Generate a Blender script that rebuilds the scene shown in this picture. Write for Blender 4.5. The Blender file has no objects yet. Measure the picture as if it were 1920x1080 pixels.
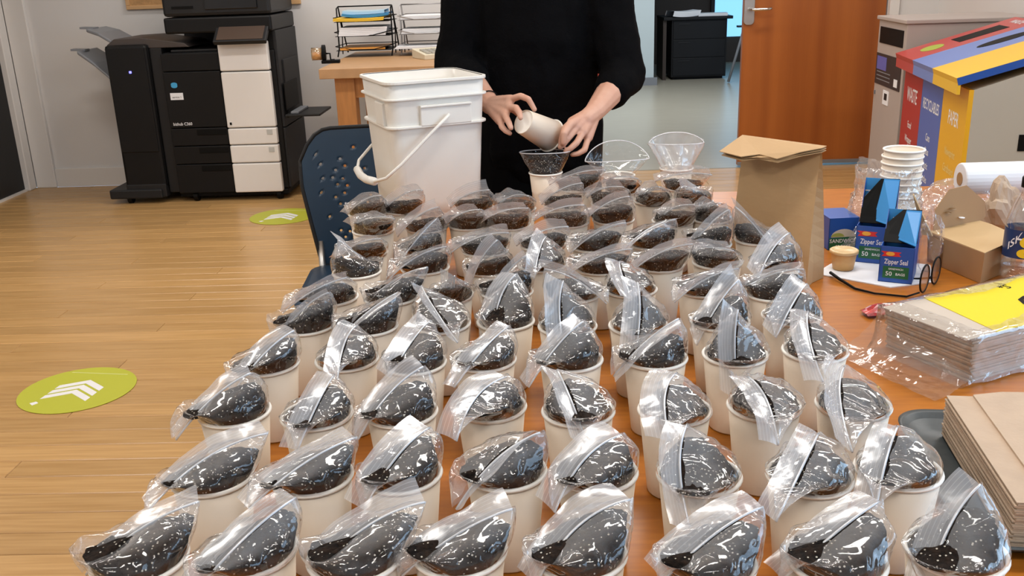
import bpy, bmesh, math, random
from mathutils import Vector, Matrix, noise

# ------------------------------------------------------------------ camera
F_PX, TH, ROLL, YAW, ZC = 1800.0, math.radians(18.4), math.radians(2.0), math.radians(1.9), 1.35
sc = bpy.context.scene
_fh = Vector((-math.sin(YAW), math.cos(YAW), 0)); _r0 = Vector((math.cos(YAW), math.sin(YAW), 0))
FWD = _fh * math.cos(TH) - Vector((0, 0, math.sin(TH))); _u0 = _r0.cross(FWD)
RGT = math.cos(ROLL) * _r0 - math.sin(ROLL) * _u0
UPV = math.cos(ROLL) * _u0 + math.sin(ROLL) * _r0
CAM = Vector((0, 0, ZC))
cd = bpy.data.cameras.new('camera'); cd.sensor_width = 36; cd.lens = F_PX / 1920 * 36; cd.clip_start = .05
co = bpy.data.objects.new('camera', cd); sc.collection.objects.link(co)
co.matrix_world = Matrix(((RGT.x, UPV.x, -FWD.x, CAM.x), (RGT.y, UPV.y, -FWD.y, CAM.y), (RGT.z, UPV.z, -FWD.z, CAM.z), (0, 0, 0, 1)))
sc.camera = co
def _ray(x, y): return FWD + RGT * ((x - 960) / F_PX) - UPV * ((y - 540) / F_PX)
def Pz(x, y, z):
    d = _ray(x, y); return CAM + d * ((z - ZC) / d.z)
def Py(x, y, Y):
    d = _ray(x, y); return CAM + d * (Y / d.y)

# ------------------------------------------------------------------ world, light, exposure
sc.view_settings.view_transform = 'Standard'; sc.view_settings.look = 'None'
sc.view_settings.gamma = 1; sc.view_settings.use_curve_mapping = False
sc.view_settings.exposure = -0.28
sc.cycles.transparent_max_bounces = 20; sc.cycles.max_bounces = 6; sc.cycles.diffuse_bounces = 3; sc.cycles.glossy_bounces = 2
sc.cycles.caustics_reflective = False; sc.cycles.caustics_refractive = False
sc.cycles.sample_clamp_indirect = 6
w = bpy.data.worlds.new('world'); sc.world = w; w.use_nodes = True
w.node_tree.nodes['Background'].inputs[0].default_value = (.55, .74, 1, 1)
w.node_tree.nodes['Background'].inputs[1].default_value = 2.2

def area(name, loc, rot, sx, sy, power, col):
    l = bpy.data.lights.new(name, 'AREA'); l.shape = 'RECTANGLE'; l.size = sx; l.size_y = sy; l.energy = power; l.color = col
    o = bpy.data.objects.new(name, l); sc.collection.objects.link(o); o.location = loc; o.rotation_euler = rot
    return o
CEIL = 2.75
LUMN = ['behind the camera on the door side', 'behind the camera on the window side', 'over the open floor', 'over the rows of cups', 'over the floor sticker', 'over the person in black', 'nearest the window wall', 'above the photocopier and side desk', 'in front of the double door']
LUM = [(-2.2, -0.6), (0.3, -0.6), (-2.2, 1.7), (0.3, 1.7), (-2.2, 4.0), (0.3, 4.0), (2.0, 2.8), (-1.0, 5.6), (1.3, 5.6)]
for i, (x, y) in enumerate(LUM):
    area('ceiling_lamp_light', (x, y, CEIL - .055), (0, 0, 0), 1.1, .26, 27, (1, .965, .92))
area('daylight_window_light', (2.75, .3, 1.55), (0, math.radians(90), 0), 1.7, 3.0, 75, (.5, .74, 1))
area('next_room_light', (1.2, 9.3, 2.6), (0, 0, 0), 2.0, 2.0, 115, (.95, .98, 1))

# ------------------------------------------------------------------ materials
MATS = {}
def mat(name, col, rough=.5, metal=0, var=0, scale=8, bump=0, bscale=40, spec=.5, stretch=(1, 1, 1), col2=None, alpha=1, emit=0, trans=0, coat=0, detail=3, objrand=0):
    if name in MATS: return MATS[name]
    m = bpy.data.materials.new(name); m.use_nodes = True; nt = m.node_tree; b = nt.nodes['Principled BSDF']
    c = (*col, 1)
    b.inputs['Base Color'].default_value = c; b.inputs['Roughness'].default_value = rough; b.inputs['Metallic'].default_value = metal
    b.inputs['Specular IOR Level'].default_value = spec; b.inputs['Alpha'].default_value = alpha; b.inputs['Coat Weight'].default_value = coat
    b.inputs['Transmission Weight'].default_value = trans
    if emit: b.inputs['Emission Color'].default_value = c; b.inputs['Emission Strength'].default_value = emit
    if var or bump or objrand:
        tc = nt.nodes.new('ShaderNodeTexCoord'); mp = nt.nodes.new('ShaderNodeMapping'); mp.inputs['Scale'].default_value = stretch
        nt.links.new(tc.outputs['Object'], mp.inputs[0])
    if var or objrand:
        n = nt.nodes.new('ShaderNodeTexNoise'); n.inputs['Scale'].default_value = scale; n.inputs['Detail'].default_value = detail
        nt.links.new(mp.outputs[0], n.inputs['Vector'])
        r = nt.nodes.new('ShaderNodeValToRGB'); e = r.color_ramp.elements
        e[0].position = .3; e[1].position = .7
        c2 = col2 or tuple(x * (1 - var) for x in col)
        e[0].color = (*c2, 1); e[1].color = c
        nt.links.new(n.outputs['Fac'], r.inputs[0]); out = r.outputs[0]
        if objrand:
            oi = nt.nodes.new('ShaderNodeObjectInfo'); ad = nt.nodes.new('ShaderNodeVectorMath'); ad.operation = 'SCALE'
            ad.inputs[0].default_value = (31, 17, 5)
            nt.links.new(oi.outputs['Random'], ad.inputs['Scale']); nt.links.new(ad.outputs[0], mp.inputs['Location'])
            hs = nt.nodes.new('ShaderNodeHueSaturation'); mr = nt.nodes.new('ShaderNodeMapRange')
            mr.inputs['To Min'].default_value = 1 - objrand; mr.inputs['To Max'].default_value = 1 + objrand
            nt.links.new(oi.outputs['Random'], mr.inputs['Value']); nt.links.new(mr.outputs[0], hs.inputs['Value'])
            nt.links.new(out, hs.inputs['Color']); out = hs.outputs[0]
        nt.links.new(out, b.inputs['Base Color'])
    if bump:
        n = nt.nodes.new('ShaderNodeTexNoise'); n.inputs['Scale'].default_value = bscale; n.inputs['Detail'].default_value = 4
        nt.links.new(mp.outputs[0], n.inputs['Vector'])
        bp = nt.nodes.new('ShaderNodeBump'); bp.inputs['Strength'].default_value = bump; bp.inputs['Distance'].default_value = .01
        nt.links.new(n.outputs['Fac'], bp.inputs['Height']); nt.links.new(bp.outputs[0], b.inputs['Normal'])
    MATS[name] = m; return m

def film(name, haze=.06, gloss=.10, rough=.09, tint=(1, 1, 1), hazecol=(.80, .82, .85), bscale=45, bump=.5, stripes=0, ridged=0, patchy=0):
    """thin clear plastic: straight-through + fresnel-weighted sheen + a little milky haze"""
    m = bpy.data.materials.new(name); m.use_nodes = True; nt = m.node_tree
    for n in list(nt.nodes): nt.nodes.remove(n)
    N = nt.nodes.new; L = nt.links.new
    out = N('ShaderNodeOutputMaterial'); tr = N('ShaderNodeBsdfTransparent'); tr.inputs[0].default_value = (*tint, 1)
    gl = N('ShaderNodeBsdfGlossy'); gl.inputs['Roughness'].default_value = rough; gl.inputs['Color'].default_value = (1, 1, 1, 1)
    df = N('ShaderNodeBsdfDiffuse'); df.inputs[0].default_value = (*hazecol, 1)
    tl = N('ShaderNodeBsdfTranslucent'); tl.inputs[0].default_value = (*hazecol, 1)
    dm = N('ShaderNodeMixShader'); dm.inputs[0].default_value = .35; L(df.outputs[0], dm.inputs[1]); L(tl.outputs[0], dm.inputs[2])
    tc = N('ShaderNodeTexCoord'); nz = N('ShaderNodeTexNoise'); nz.inputs['Scale'].default_value = bscale; nz.inputs['Detail'].default_value = 2.5
    nz.inputs['Distortion'].default_value = 1.2; L(tc.outputs['Object'], nz.inputs['Vector'])
    bp = N('ShaderNodeBump'); bp.inputs['Strength'].default_value = bump; bp.inputs['Distance'].default_value = .006
    if ridged:
        v1 = N('ShaderNodeMath'); v1.operation = 'MULTIPLY_ADD'; v1.inputs[1].default_value = 2; v1.inputs[2].default_value = -1; L(nz.outputs['Fac'], v1.inputs[0])
        v2 = N('ShaderNodeMath'); v2.operation = 'ABSOLUTE'; L(v1.outputs[0], v2.inputs[0])
        v3 = N('ShaderNodeMath'); v3.operation = 'POWER'; v3.inputs[1].default_value = .6; L(v2.outputs[0], v3.inputs[0]); L(v3.outputs[0], bp.inputs['Height'])
    else: L(nz.outputs['Fac'], bp.inputs['Height'])
    L(bp.outputs[0], gl.inputs['Normal'])
    lw = N('ShaderNodeLayerWeight'); lw.inputs['Blend'].default_value = .5; L(bp.outputs[0], lw.inputs['Normal'])
    pw = N('ShaderNodeMath'); pw.operation = 'POWER'; pw.inputs[1].default_value = 2.8; L(lw.outputs['Facing'], pw.inputs[0])
    mr = N('ShaderNodeMapRange'); mr.inputs['To Min'].default_value = gloss; mr.inputs['To Max'].default_value = .85
    L(pw.outputs[0], mr.inputs['Value'])
    m1 = N('ShaderNodeMixShader'); m1.inputs[0].default_value = haze; L(tr.outputs[0], m1.inputs[1]); L(dm.outputs[0], m1.inputs[2])
    if patchy:
        pn = N('ShaderNodeTexNoise'); pn.inputs['Scale'].default_value = 30; pn.inputs['Detail'].default_value = 3; pn.inputs['Distortion'].default_value = 1; L(tc.outputs['Object'], pn.inputs['Vector'])
        pm = N('ShaderNodeMapRange'); pm.inputs['From Min'].default_value = .42; pm.inputs['From Max'].default_value = .72; pm.inputs['To Min'].default_value = haze; pm.inputs['To Max'].default_value = patchy
        L(pn.outputs['Fac'], pm.inputs['Value'])
        # the sheet is doubled and creased towards the seal: milkier there
        uvn = N('ShaderNodeUVMap'); sv = N('ShaderNodeSeparateXYZ'); L(uvn.outputs[0], sv.inputs[0])
        mv = N('ShaderNodeMapRange'); mv.interpolation_type = 'SMOOTHSTEP'; mv.inputs['From Min'].default_value = .54; mv.inputs['From Max'].default_value = .88; mv.inputs['To Min'].default_value = 0; mv.inputs['To Max'].default_value = .20
        L(sv.outputs['Y'], mv.inputs['Value']); av = N('ShaderNodeMath'); L(pm.outputs[0], av.inputs[0]); L(mv.outputs[0], av.inputs[1]); L(av.outputs[0], m1.inputs[0])
    if stripes:
        sx = N('ShaderNodeSeparateXYZ'); uv = N('ShaderNodeUVMap'); L(uv.outputs[0], sx.inputs[0])
        mu = N('ShaderNodeMath'); mu.operation = 'MULTIPLY'; mu.inputs[1].default_value = stripes * 2 * math.pi; L(sx.outputs['Y'], mu.inputs[0])
        si = N('ShaderNodeMath'); si.operation = 'SINE'; L(mu.outputs[0], si.inputs[0])
        mh = N('ShaderNodeMapRange'); mh.inputs['From Min'].default_value = .72; mh.inputs['To Min'].default_value = haze * .8; mh.inputs['To Max'].default_value = haze * 1.18
        L(si.outputs[0], mh.inputs['Value']); L(mh.outputs[0], m1.inputs[0])
    m2 = N('ShaderNodeMixShader'); L(mr.outputs[0], m2.inputs[0]); L(m1.outputs[0], m2.inputs[1]); L(gl.outputs[0], m2.inputs[2])
    L(m2.outputs[0], out.inputs[0]); MATS[name] = m; return m

M_wall = mat('wall_paint', (.70, .68, .665), .7, bump=.03, bscale=120)
M_ceil = mat('ceiling_paint', (.8, .8, .79), .8)
M_trim = mat('white_trim', (.74, .71, .68), .45)
M_plank = mat('bamboo_plank', (.55, .33, .135), .30, var=.3, scale=3, stretch=(1.2, 26, 1), col2=(.43, .24, .085), objrand=.10, spec=.45)
M_slab = mat('floor_slab', (.42, .25, .1), .4)
M_gfloor = mat('grey_laminate', (.38, .35, .28), .3, var=.15, scale=3, stretch=(1, 14, 1))
M_table = mat('table_wood', (.48, .165, .020), .3, var=.35, scale=4, stretch=(3, 22, 1), col2=(.36, .11, .012), spec=.35, detail=5)
M_tabedge = mat('table_edge', (.40, .17, .05), .4)
M_cup = mat('cup_paper', (.74, .625, .50), .5, bump=.02, bscale=300)
M_cupin = mat('cup_rim', (.90, .86, .79), .4)
M_blackpl = mat('black_plastic', (.006, .006, .0065), .42, spec=.22, bump=.04, bscale=600)
M_dgrey = mat('dark_grey_plastic', (.016, .016, .017), .45, spec=.25)
M_ggrey = mat('grey_plastic', (.20, .21, .23), .4)
M_whitepl = mat('white_plastic', (.80, .77, .74), .4)
M_pail = mat('pail_plastic', (.82, .79, .73), .38, var=.06, scale=6)
M_steel = mat('brushed_steel', (.55, .54, .52), .35, metal=1)
M_chrome = mat('chrome', (.7, .7, .7), .15, metal=1)
M_chairbl = mat('chair_shell', (.012, .042, .085), .38, var=.3, scale=3)
M_sweat = mat('black_knit', (.0035, .0035, .004), .9, bump=.3, bscale=220, spec=.04)
M_pants = mat('black_trousers', (.003, .003, .0035), .9, spec=.04)
M_skin = mat('skin', (.62, .36, .26), .5, var=.18, scale=18, col2=(.56, .29, .20), bump=.05, bscale=260)
M_hair = mat('hair_dark', (.02, .013, .009), .5)
M_kraft = mat('kraft_paper', (.50, .315, .15), .7, var=.10, scale=5, bump=.12, bscale=30)
M_kraft2 = mat('kraft_card', (.40, .225, .095), .65, var=.10, scale=9)
M_kin = mat('kraft_card_pale', (.54, .36, .175), .65, var=.08, scale=9)
M_napkin = mat('kraft_napkin', (.52, .385, .275), .85, var=.12, scale=20, bump=.1, bscale=150)
M_tray = mat('tray_fibreglass', (.055, .065, .068), .4, var=.2, scale=120)
M_deskw = mat('desk_wood', (.50, .29, .14), .45, var=.2, scale=5, stretch=(2, 20, 2))
M_deskd = mat('desk_wood_leg', (.46, .20, .06), .45, var=.2, scale=5, stretch=(12, 12, 1.5))
M_paper = mat('white_paper', (.80, .81, .84), .7)
M_black = mat('flat_black', (.004, .004, .004), .5, spec=.12)
M_dec = mat('decal_green', (.46, .47, .035), .5)
M_decw = mat('decal_white', (.80, .79, .80), .5)
M_cork = mat('cork', (.52, .30, .13), .9, var=.25, scale=60)
M_corkfr = mat('cork_frame', (.60, .36, .17), .5)
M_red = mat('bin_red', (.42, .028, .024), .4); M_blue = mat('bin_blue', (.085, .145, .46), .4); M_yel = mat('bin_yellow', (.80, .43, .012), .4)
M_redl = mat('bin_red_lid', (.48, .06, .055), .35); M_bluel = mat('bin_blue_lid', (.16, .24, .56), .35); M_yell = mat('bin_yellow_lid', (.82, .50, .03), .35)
M_dblue = mat('bin_blue_edge', (.012, .08, .40), .4)
M_bing = mat('bin_grey', (.46, .44, .39), .45); M_cong = mat('console_grey', (.43, .37, .34), .45, var=.03)
M_film = film('bag_film', haze=.004, gloss=.040, rough=.08, bscale=17, bump=.6, ridged=1, patchy=.075)
M_strip = film('bag_strip', haze=.42, gloss=.09, rough=.22, stripes=6, hazecol=(.80, .84, .90), bump=.3, bscale=20)
M_ridge = film('bag_ridge', haze=.72, gloss=.15, rough=.2, hazecol=(.9, .93, .98), bump=.1)
M_wrap = film('wrap_film', haze=.07, gloss=.10, rough=.12, bscale=22, bump=.8)
M_sleeve = film('sleeve_film', haze=.15, gloss=.13, rough=.14, bscale=20, bump=.9, ridged=1)
M_frost = film('frost_film', haze=.33, gloss=.10, rough=.2, bscale=30, bump=.6)
M_bottle = film('bottle_plastic', haze=.05, gloss=.12, rough=.05, bscale=10, bump=.1, tint=(.95, .96, .97))
M_pane = film('window_pane', haze=.01, gloss=.05, rough=.02, bump=0)
# potting soil: near-black crumbs with white perlite specks
def soil_mat():
    m = bpy.data.materials.new('potting_soil'); m.use_nodes = True; nt = m.node_tree; b = nt.nodes['Principled BSDF']; N = nt.nodes.new; L = nt.links.new
    tc = N('ShaderNodeTexCoord'); oi = N('ShaderNodeObjectInfo'); ad = N('ShaderNodeVectorMath'); ad.operation = 'ADD'
    L(tc.outputs['Object'], ad.inputs[0]); L(oi.outputs['Random'], ad.inputs[1])
    v = N('ShaderNodeTexVoronoi'); v.inputs['Scale'].default_value = 270; L(ad.outputs[0], v.inputs['Vector'])
    lt = N('ShaderNodeMath'); lt.operation = 'LESS_THAN'; lt.inputs[1].default_value = .25; L(v.outputs['Distance'], lt.inputs[0])
    sp = N('ShaderNodeSeparateColor'); L(v.outputs['Color'], sp.inputs[0])
    gt = N('ShaderNodeMath'); gt.operation = 'GREATER_THAN'; gt.inputs[1].default_value = .55; L(sp.outputs[0], gt.inputs[0])
    mu = N('ShaderNodeMath'); mu.operation = 'MULTIPLY'; L(lt.outputs[0], mu.inputs[0]); L(gt.outputs[0], mu.inputs[1])
    n = N('ShaderNodeTexNoise'); n.inputs['Scale'].default_value = 160; n.inputs['Detail'].default_value = 5; L(ad.outputs[0], n.inputs['Vector'])
    r = N('ShaderNodeValToRGB'); r.color_ramp.elements[0].position = .35; r.color_ramp.elements[1].position = .7
    r.color_ramp.elements[0].color = (.0022, .0014, .001, 1); r.color_ramp.elements[1].color = (.022, .012, .007, 1); L(n.outputs['Fac'], r.inputs[0])
    mx = N('ShaderNodeMixRGB'); mx.inputs[2].default_value = (.50, .46, .39, 1); L(mu.outputs[0], mx.inputs[0]); L(r.outputs[0], mx.inputs[1])
    L(mx.outputs[0], b.inputs['Base Color']); b.inputs['Roughness'].default_value = .85; b.inputs['Specular IOR Level'].default_value = .15
    bp = N('ShaderNodeBump'); bp.inputs['Strength'].default_value = .9; bp.inputs['Distance'].default_value = .004
    L(n.outputs['Fac'], bp.inputs['Height']); L(bp.outputs[0], b.inputs['Normal']); return m
M_soil = soil_mat()
def door_mat():
    m = bpy.data.materials.new('door_veneer'); m.use_nodes = True; nt = m.node_tree; b = nt.nodes['Principled BSDF']; N = nt.nodes.new; L = nt.links.new
    tc = N('ShaderNodeTexCoord'); sp = N('ShaderNodeSeparateXYZ'); L(tc.outputs['Object'], sp.inputs[0])
    mu = N('ShaderNodeMath'); mu.operation = 'MULTIPLY'; mu.inputs[1].default_value = 6; L(sp.outputs['X'], mu.inputs[0])
    wn = N('ShaderNodeTexNoise'); wn.noise_dimensions = '1D'; wn.inputs['Scale'].default_value = 1.1; wn.inputs['Detail'].default_value = 1; L(mu.outputs[0], wn.inputs['W'])
    mp = N('ShaderNodeMapping'); mp.inputs['Scale'].default_value = (60, 60, 1.5); L(tc.outputs['Object'], mp.inputs[0])
    n2 = N('ShaderNodeTexNoise'); n2.inputs['Scale'].default_value = 2; L(mp.outputs[0], n2.inputs['Vector'])
    ml = N('ShaderNodeMath'); ml.operation = 'MULTIPLY_ADD'; ml.inputs[1].default_value = .14; L(n2.outputs['Fac'], ml.inputs[0]); L(wn.outputs['Fac'], ml.inputs[2])
    r = N('ShaderNodeValToRGB'); e = r.color_ramp.elements; e[0].position = .35; e[1].position = .75
    e[0].color = (.27, .068, .010, 1); e[1].color = (.40, .118, .020, 1); L(ml.outputs[0], r.inputs[0]); L(r.outputs[0], b.inputs['Base Color'])
    b.inputs['Roughness'].default_value = .4; return m
M_door = door_mat()

# ------------------------------------------------------------------ helpers
COL = sc.collection
def link(o, parent=None):
    COL.objects.link(o)
    if parent: o.parent = parent
    return o
def tag(o, label=None, cat=None, group=None, kind=None):
    if label: o['label'] = label
    if cat: o['category'] = cat
    if group: o['group'] = group
    if kind: o['kind'] = kind
    return o
def empty(name, loc=(0, 0, 0), rz=0, label=None, cat=None, group=None):
    o = bpy.data.objects.new(name, None); link(o); o.location = loc; o.rotation_euler = (0, 0, rz); o.empty_display_size = .05
    return tag(o, label, cat, group)
class MB:
    def __init__(s): s.v = []; s.f = []; s.uv = None
    def add(s, vs, fs):
        b = len(s.v); s.v += [tuple(x) for x in vs]; s.f += [tuple(i + b for i in f) for f in fs]; return s
    def box(s, lo, hi, rot=None, piv=None):
        x0, y0, z0 = lo; x1, y1, z1 = hi
        vs = [Vector(p) for p in ((x0, y0, z0), (x1, y0, z0), (x1, y1, z0), (x0, y1, z0), (x0, y0, z1), (x1, y0, z1), (x1, y1, z1), (x0, y1, z1))]
        if rot: 
            pv = Vector(piv) if piv else (Vector(lo) + Vector(hi)) / 2
            vs = [rot @ (q - pv) + pv for q in vs]
        return s.add(vs, [(0, 3, 2, 1), (4, 5, 6, 7), (0, 1, 5, 4), (1, 2, 6, 5), (2, 3, 7, 6), (3, 0, 4, 7)])
    def loft(s, rings, closed=True, caps=True):
        n = len(rings[0]); vs = [p for r in rings for p in r]; fs = []
        for i in range(len(rings) - 1):
            for j in range(n if closed else n - 1):
                k = (j + 1) % n; fs.append((i * n + j, i * n + k, (i + 1) * n + k, (i + 1) * n + j))
        if caps and closed:
            fs.append(tuple(range(n - 1, -1, -1))); fs.append(tuple((len(rings) - 1) * n + j for j in range(n)))
        return s.add(vs, fs)
    def lathe(s, prof, n=24, c=(0, 0, 0), caps=True):
        return s.loft([[(c[0] + r * math.cos(2 * math.pi * j / n), c[1] + r * math.sin(2 * math.pi * j / n), c[2] + z) for j in range(n)] for r, z in prof], caps=caps)
    def tube(s, pts, rad, n=8, closed=False):
        pts = [Vector(p) for p in pts]; rings = []; N = len(pts)
        up = Vector((0, 0, 1)); prev = None
        for i, p in enumerate(pts):
            a = pts[(i - 1) % N] if (i > 0 or closed) else p; b = pts[(i + 1) % N] if (i < N - 1 or closed) else p
            t = (b - a).normalized()
            if prev is None: x = t.cross(up); x = x.normalized() if x.length > 1e-3 else t.cross(Vector((1, 0, 0))).normalized()
            else: x = (prev - t * prev.dot(t)).normalized()
            prev = x; y = t.cross(x); r = rad[i] if isinstance(rad, (list, tuple)) else rad
            rings.append([p + (x * math.cos(2 * math.pi * j / n) + y * math.sin(2 * math.pi * j / n)) * r for j in range(n)])
        if closed: rings.append(rings[0])
        return s.loft(rings, caps=not closed)
    def capsule(s, p0, r0, p1, r1, n=12, k=4):
        p0 = Vector(p0); p1 = Vector(p1); d = p1 - p0
        t = d.normalized() if d.length > 1e-6 else Vector((0, 0, 1)); pts = []; rad = []
        for i in range(k + 1):
            a = math.pi / 2 * (1 - i / k); pts.append(p0 - t * r0 * math.sin(a)); rad.append(max(r0 * math.cos(a), r0 * .02))
        for i in range(k + 1):
            a = math.pi / 2 * i / k; pts.append(p1 + t * r1 * math.sin(a)); rad.append(max(r1 * math.cos(a), r1 * .02))
        x = t.cross(Vector((0, 0, 1))); x = x.normalized() if x.length > .02 else Vector((1, 0, 0)); y = t.cross(x)
        return s.loft([[p + (x * math.cos(2 * math.pi * j / n) + y * math.sin(2 * math.pi * j / n)) * r for j in range(n)] for p, r in zip(pts, rad)])
    def chain(s, pts, rads, n=12):
        for i in range(len(pts) - 1): s.capsule(pts[i], rads[i], pts[i + 1], rads[i + 1], n)
        return s
    def prism(s, outline, fn, h0, h1):
        n = len(outline)
        return s.loft([[fn(a, b, h0) for a, b in outline], [fn(a, b, h1) for a, b in outline]])
    def mesh(s, name, m, smooth=False):
        me = bpy.data.meshes.new(name); me.from_pydata(s.v, [], s.f); me.update()
        if s.uv:
            ul = me.uv_layers.new(name='UVMap')
            for lp in me.loops: ul.data[lp.index].uv = s.uv[lp.vertex_index]
        for x in (m if isinstance(m, (list, tuple)) else [m]): me.materials.append(x)
        bm = bmesh.new(); bm.from_mesh(me); bmesh.ops.recalc_face_normals(bm, faces=bm.faces); bm.to_mesh(me); bm.free()
        if smooth:
            for p in me.polygons: p.use_smooth = True
        return me
    def build(s, name, m, parent=None, smooth=False, bevel=0, loc=None):
        o = bpy.data.objects.new(name, s.mesh(name, m, smooth)); link(o, parent)
        if loc: o.location = loc
        if bevel:
            b = o.modifiers.new('bevel', 'BEVEL'); b.width = bevel; b.segments = 2; b.limit_method = 'ANGLE'; b.harden_normals = False
        return o
def box(name, lo, hi, m, parent=None, bevel=0, rot=None, piv=None): return MB().box(lo, hi, rot, piv).build(name, m, parent, bevel=bevel)
def copy_tree(o, parent=None):
    c = o.copy(); COL.objects.link(c); c.parent = parent
    for ch in list(o.children): copy_tree(ch, c)
    return c
_fc = {}
def text_part(txt, size, name, m, parent, fn, align='CENTER', shear=0):
    """lettering as flat mesh, each vertex placed by fn(x, y)"""
    key = (txt, size, align, shear)
    if key not in _fc:
        cu = bpy.data.curves.new('lettering', 'FONT'); cu.body = txt; cu.size = size; cu.align_x = align; cu.align_y = 'CENTER'; cu.shear = shear; cu.resolution_u = 2
        cu.offset = size * .012
        o = bpy.data.objects.new('lettering', cu); COL.objects.link(o); dg = bpy.context.evaluated_depsgraph_get(); dg.update()
        me = o.evaluated_get(dg).to_mesh(); _fc[key] = ([tuple(v.co) for v in me.vertices], [tuple(p.vertices) for p in me.polygons])
        o.evaluated_get(dg).to_mesh_clear(); bpy.data.objects.remove(o); bpy.data.curves.remove(cu)
    vs, fs = _fc[key]; b = MB(); b.add([fn(x, y) for x, y, _ in vs], fs)
    return b.build(name, m, parent)
def rrect(hx, hy, r, n=5):
    out = []
    for cx, cy, a0 in ((hx - r, hy - r, 0), (-hx + r, hy - r, 90), (-hx + r, -hy + r, 180), (hx - r, -hy + r, 270)):
        for i in range(n + 1):
            a = math.radians(a0 + 90 * i / n); out.append((cx + r * math.cos(a), cy + r * math.sin(a)))
    return out
def remesh(o, vox, smooth=3):
    r = o.modifiers.new('remesh', 'REMESH'); r.mode = 'VOXEL'; r.voxel_size = vox; r.use_smooth_shade = True
    s = o.modifiers.new('smooth', 'SMOOTH'); s.factor = .5; s.iterations = smooth
rnd = random.Random(7)

# ------------------------------------------------------------------ the room
XL, XR, YB, YF = -3.57, 2.62, 6.56, -2.6
fl = tag(box('floor', (XL, YF, -.1), (XR, YB, -.012), M_slab), 'honey coloured bamboo plank floor of the office', kind='structure')
PW = .098
plank_meshes = {}
def plank(x0, x1, y):
    L = round(x1 - x0, 3)
    if L < .05: return
    if L not in plank_meshes:
        b = MB(); h = PW / 2 - .0012; g = .0025
        b.loft([[(.001, -h, 0), (L - .001, -h, 0), (L - .001, h, 0), (.001, h, 0)], [(.001, -h, .010), (L - .001, -h, .010), (L - .001, h, .010), (.001, h, .010)],
                [(g, -h + g, .012), (L - g, -h + g, .012), (L - g, h - g, .012), (g, h - g, .012)]])
        plank_meshes[L] = b.mesh('plank', M_plank)
    o = bpy.data.objects.new('plank', plank_meshes[L]); link(o, fl); o.location = (x0, y, -.012)
y = .62; k = 0
while y < YB - PW / 2:
    xs = [XL]; x = XL + (.45, 1.5, .95, 2.0)[k % 4]
    xe = -.05 if y < 2.6 else XR
    while x < xe: xs.append(x); x += 2.1
    xs.append(xe)
    for a, b_ in zip(xs, xs[1:]): plank(a, b_, y)
    y += PW; k += 1
# walls
tag(box('wall_left', (XL - .12, YF, 0), (XL, YB + .12, CEIL), M_wall), kind='structure')
tag(box('wall_front', (XL, YF - .12, 0), (XR, YF, CEIL), M_wall), kind='structure')
DX0, DXm, DX1 = .42, 1.355, 2.30
wb = MB().box((XL, YB, 0), (DX0, YB + .12, CEIL)).box((DX1, YB, 0), (XR + .12, YB + .12, CEIL)).box((DX0, YB, 2.15), (DX1, YB + .12, CEIL))
tag(wb.build('wall_back', M_wall), kind='structure')
WY0, WY1, WZ0, WZ1 = -1.3, 1.9, .75, 2.35
wr = MB().box((XR, YF, 0), (XR + .12, WY0, CEIL)).box((XR, WY1, 0), (XR + .12, YB, CEIL)).box((XR, WY0, 0), (XR + .12, WY1, WZ0)).box((XR, WY0, WZ1), (XR + .12, WY1, CEIL))
tag(wr.build('wall_right', M_wall), kind='structure')
wn = empty('window_1'); tag(wn, kind='structure')
box('pane', (XR + .05, WY0, WZ0), (XR + .056, WY1, WZ1), M_pane, wn)
for yy in (WY0, .28, WY1 - .05): box('mullion', (XR + .02, yy, WZ0), (XR + .09, yy + .05, WZ1), M_trim, wn)
for zz in (WZ0, WZ1 - .05): box('rail', (XR + .02, WY0 + .05, zz), (XR + .09, WY1 - .05, zz + .05), M_trim, wn)
tag(box('ceiling', (XL, YF, CEIL), (XR, YB, CEIL + .1), M_ceil), kind='structure')
M_lampface = mat('lamp_diffuser', (1, .96, .9), .5, emit=1.2)
for i, (x, y) in enumerate(LUM):
    e = empty('ceiling_light', (x, y, CEIL), 0, 'white surface ceiling light ' + LUMN[i], 'ceiling light', 'office ceiling lights')
    MB().box((-.6, -.16, -.05), (.6, -.15, 0)).box((-.6, .15, -.05), (.6, .16, 0)).box((-.6, -.15, -.05), (-.58, .15, 0)).box((.58, -.15, -.05), (.6, .15, 0)).build('housing', M_trim, e)
    box('diffuser', (-.58, -.15, -.045), (.58, .15, -.03), M_lampface, e)
tag(MB().box((XL + .19, YB - .016, 0), (DX0 - .1, YB, .13)).build('baseboard_back', M_trim, bevel=.004), kind='structure')
tag(MB().box((XL, 1.0, 0), (XL + .016, 5.30, .13)).build('baseboard_left', M_trim, bevel=.004), kind='structure')
# black door in the left wall with its white casing
d1 = empty('door_1'); tag(d1, kind='structure')
box('door_leaf', (XL, 5.3, .01), (XL + .012, 6.44, 2.1), M_dgrey, d1)
box('threshold_strip', (XL, 5.3, 0), (XL + .03, 6.44, .014), M_trim, d1)
box('casing', (XL, 6.44, 0), (XL + .05, YB - .031, 2.2), M_trim, d1, bevel=.006)
tag(MB().box((XL + .05, YB - .03, 0), (XL + .19, YB, CEIL)).build('trim_1', M_trim, bevel=.004), kind='structure')
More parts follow.
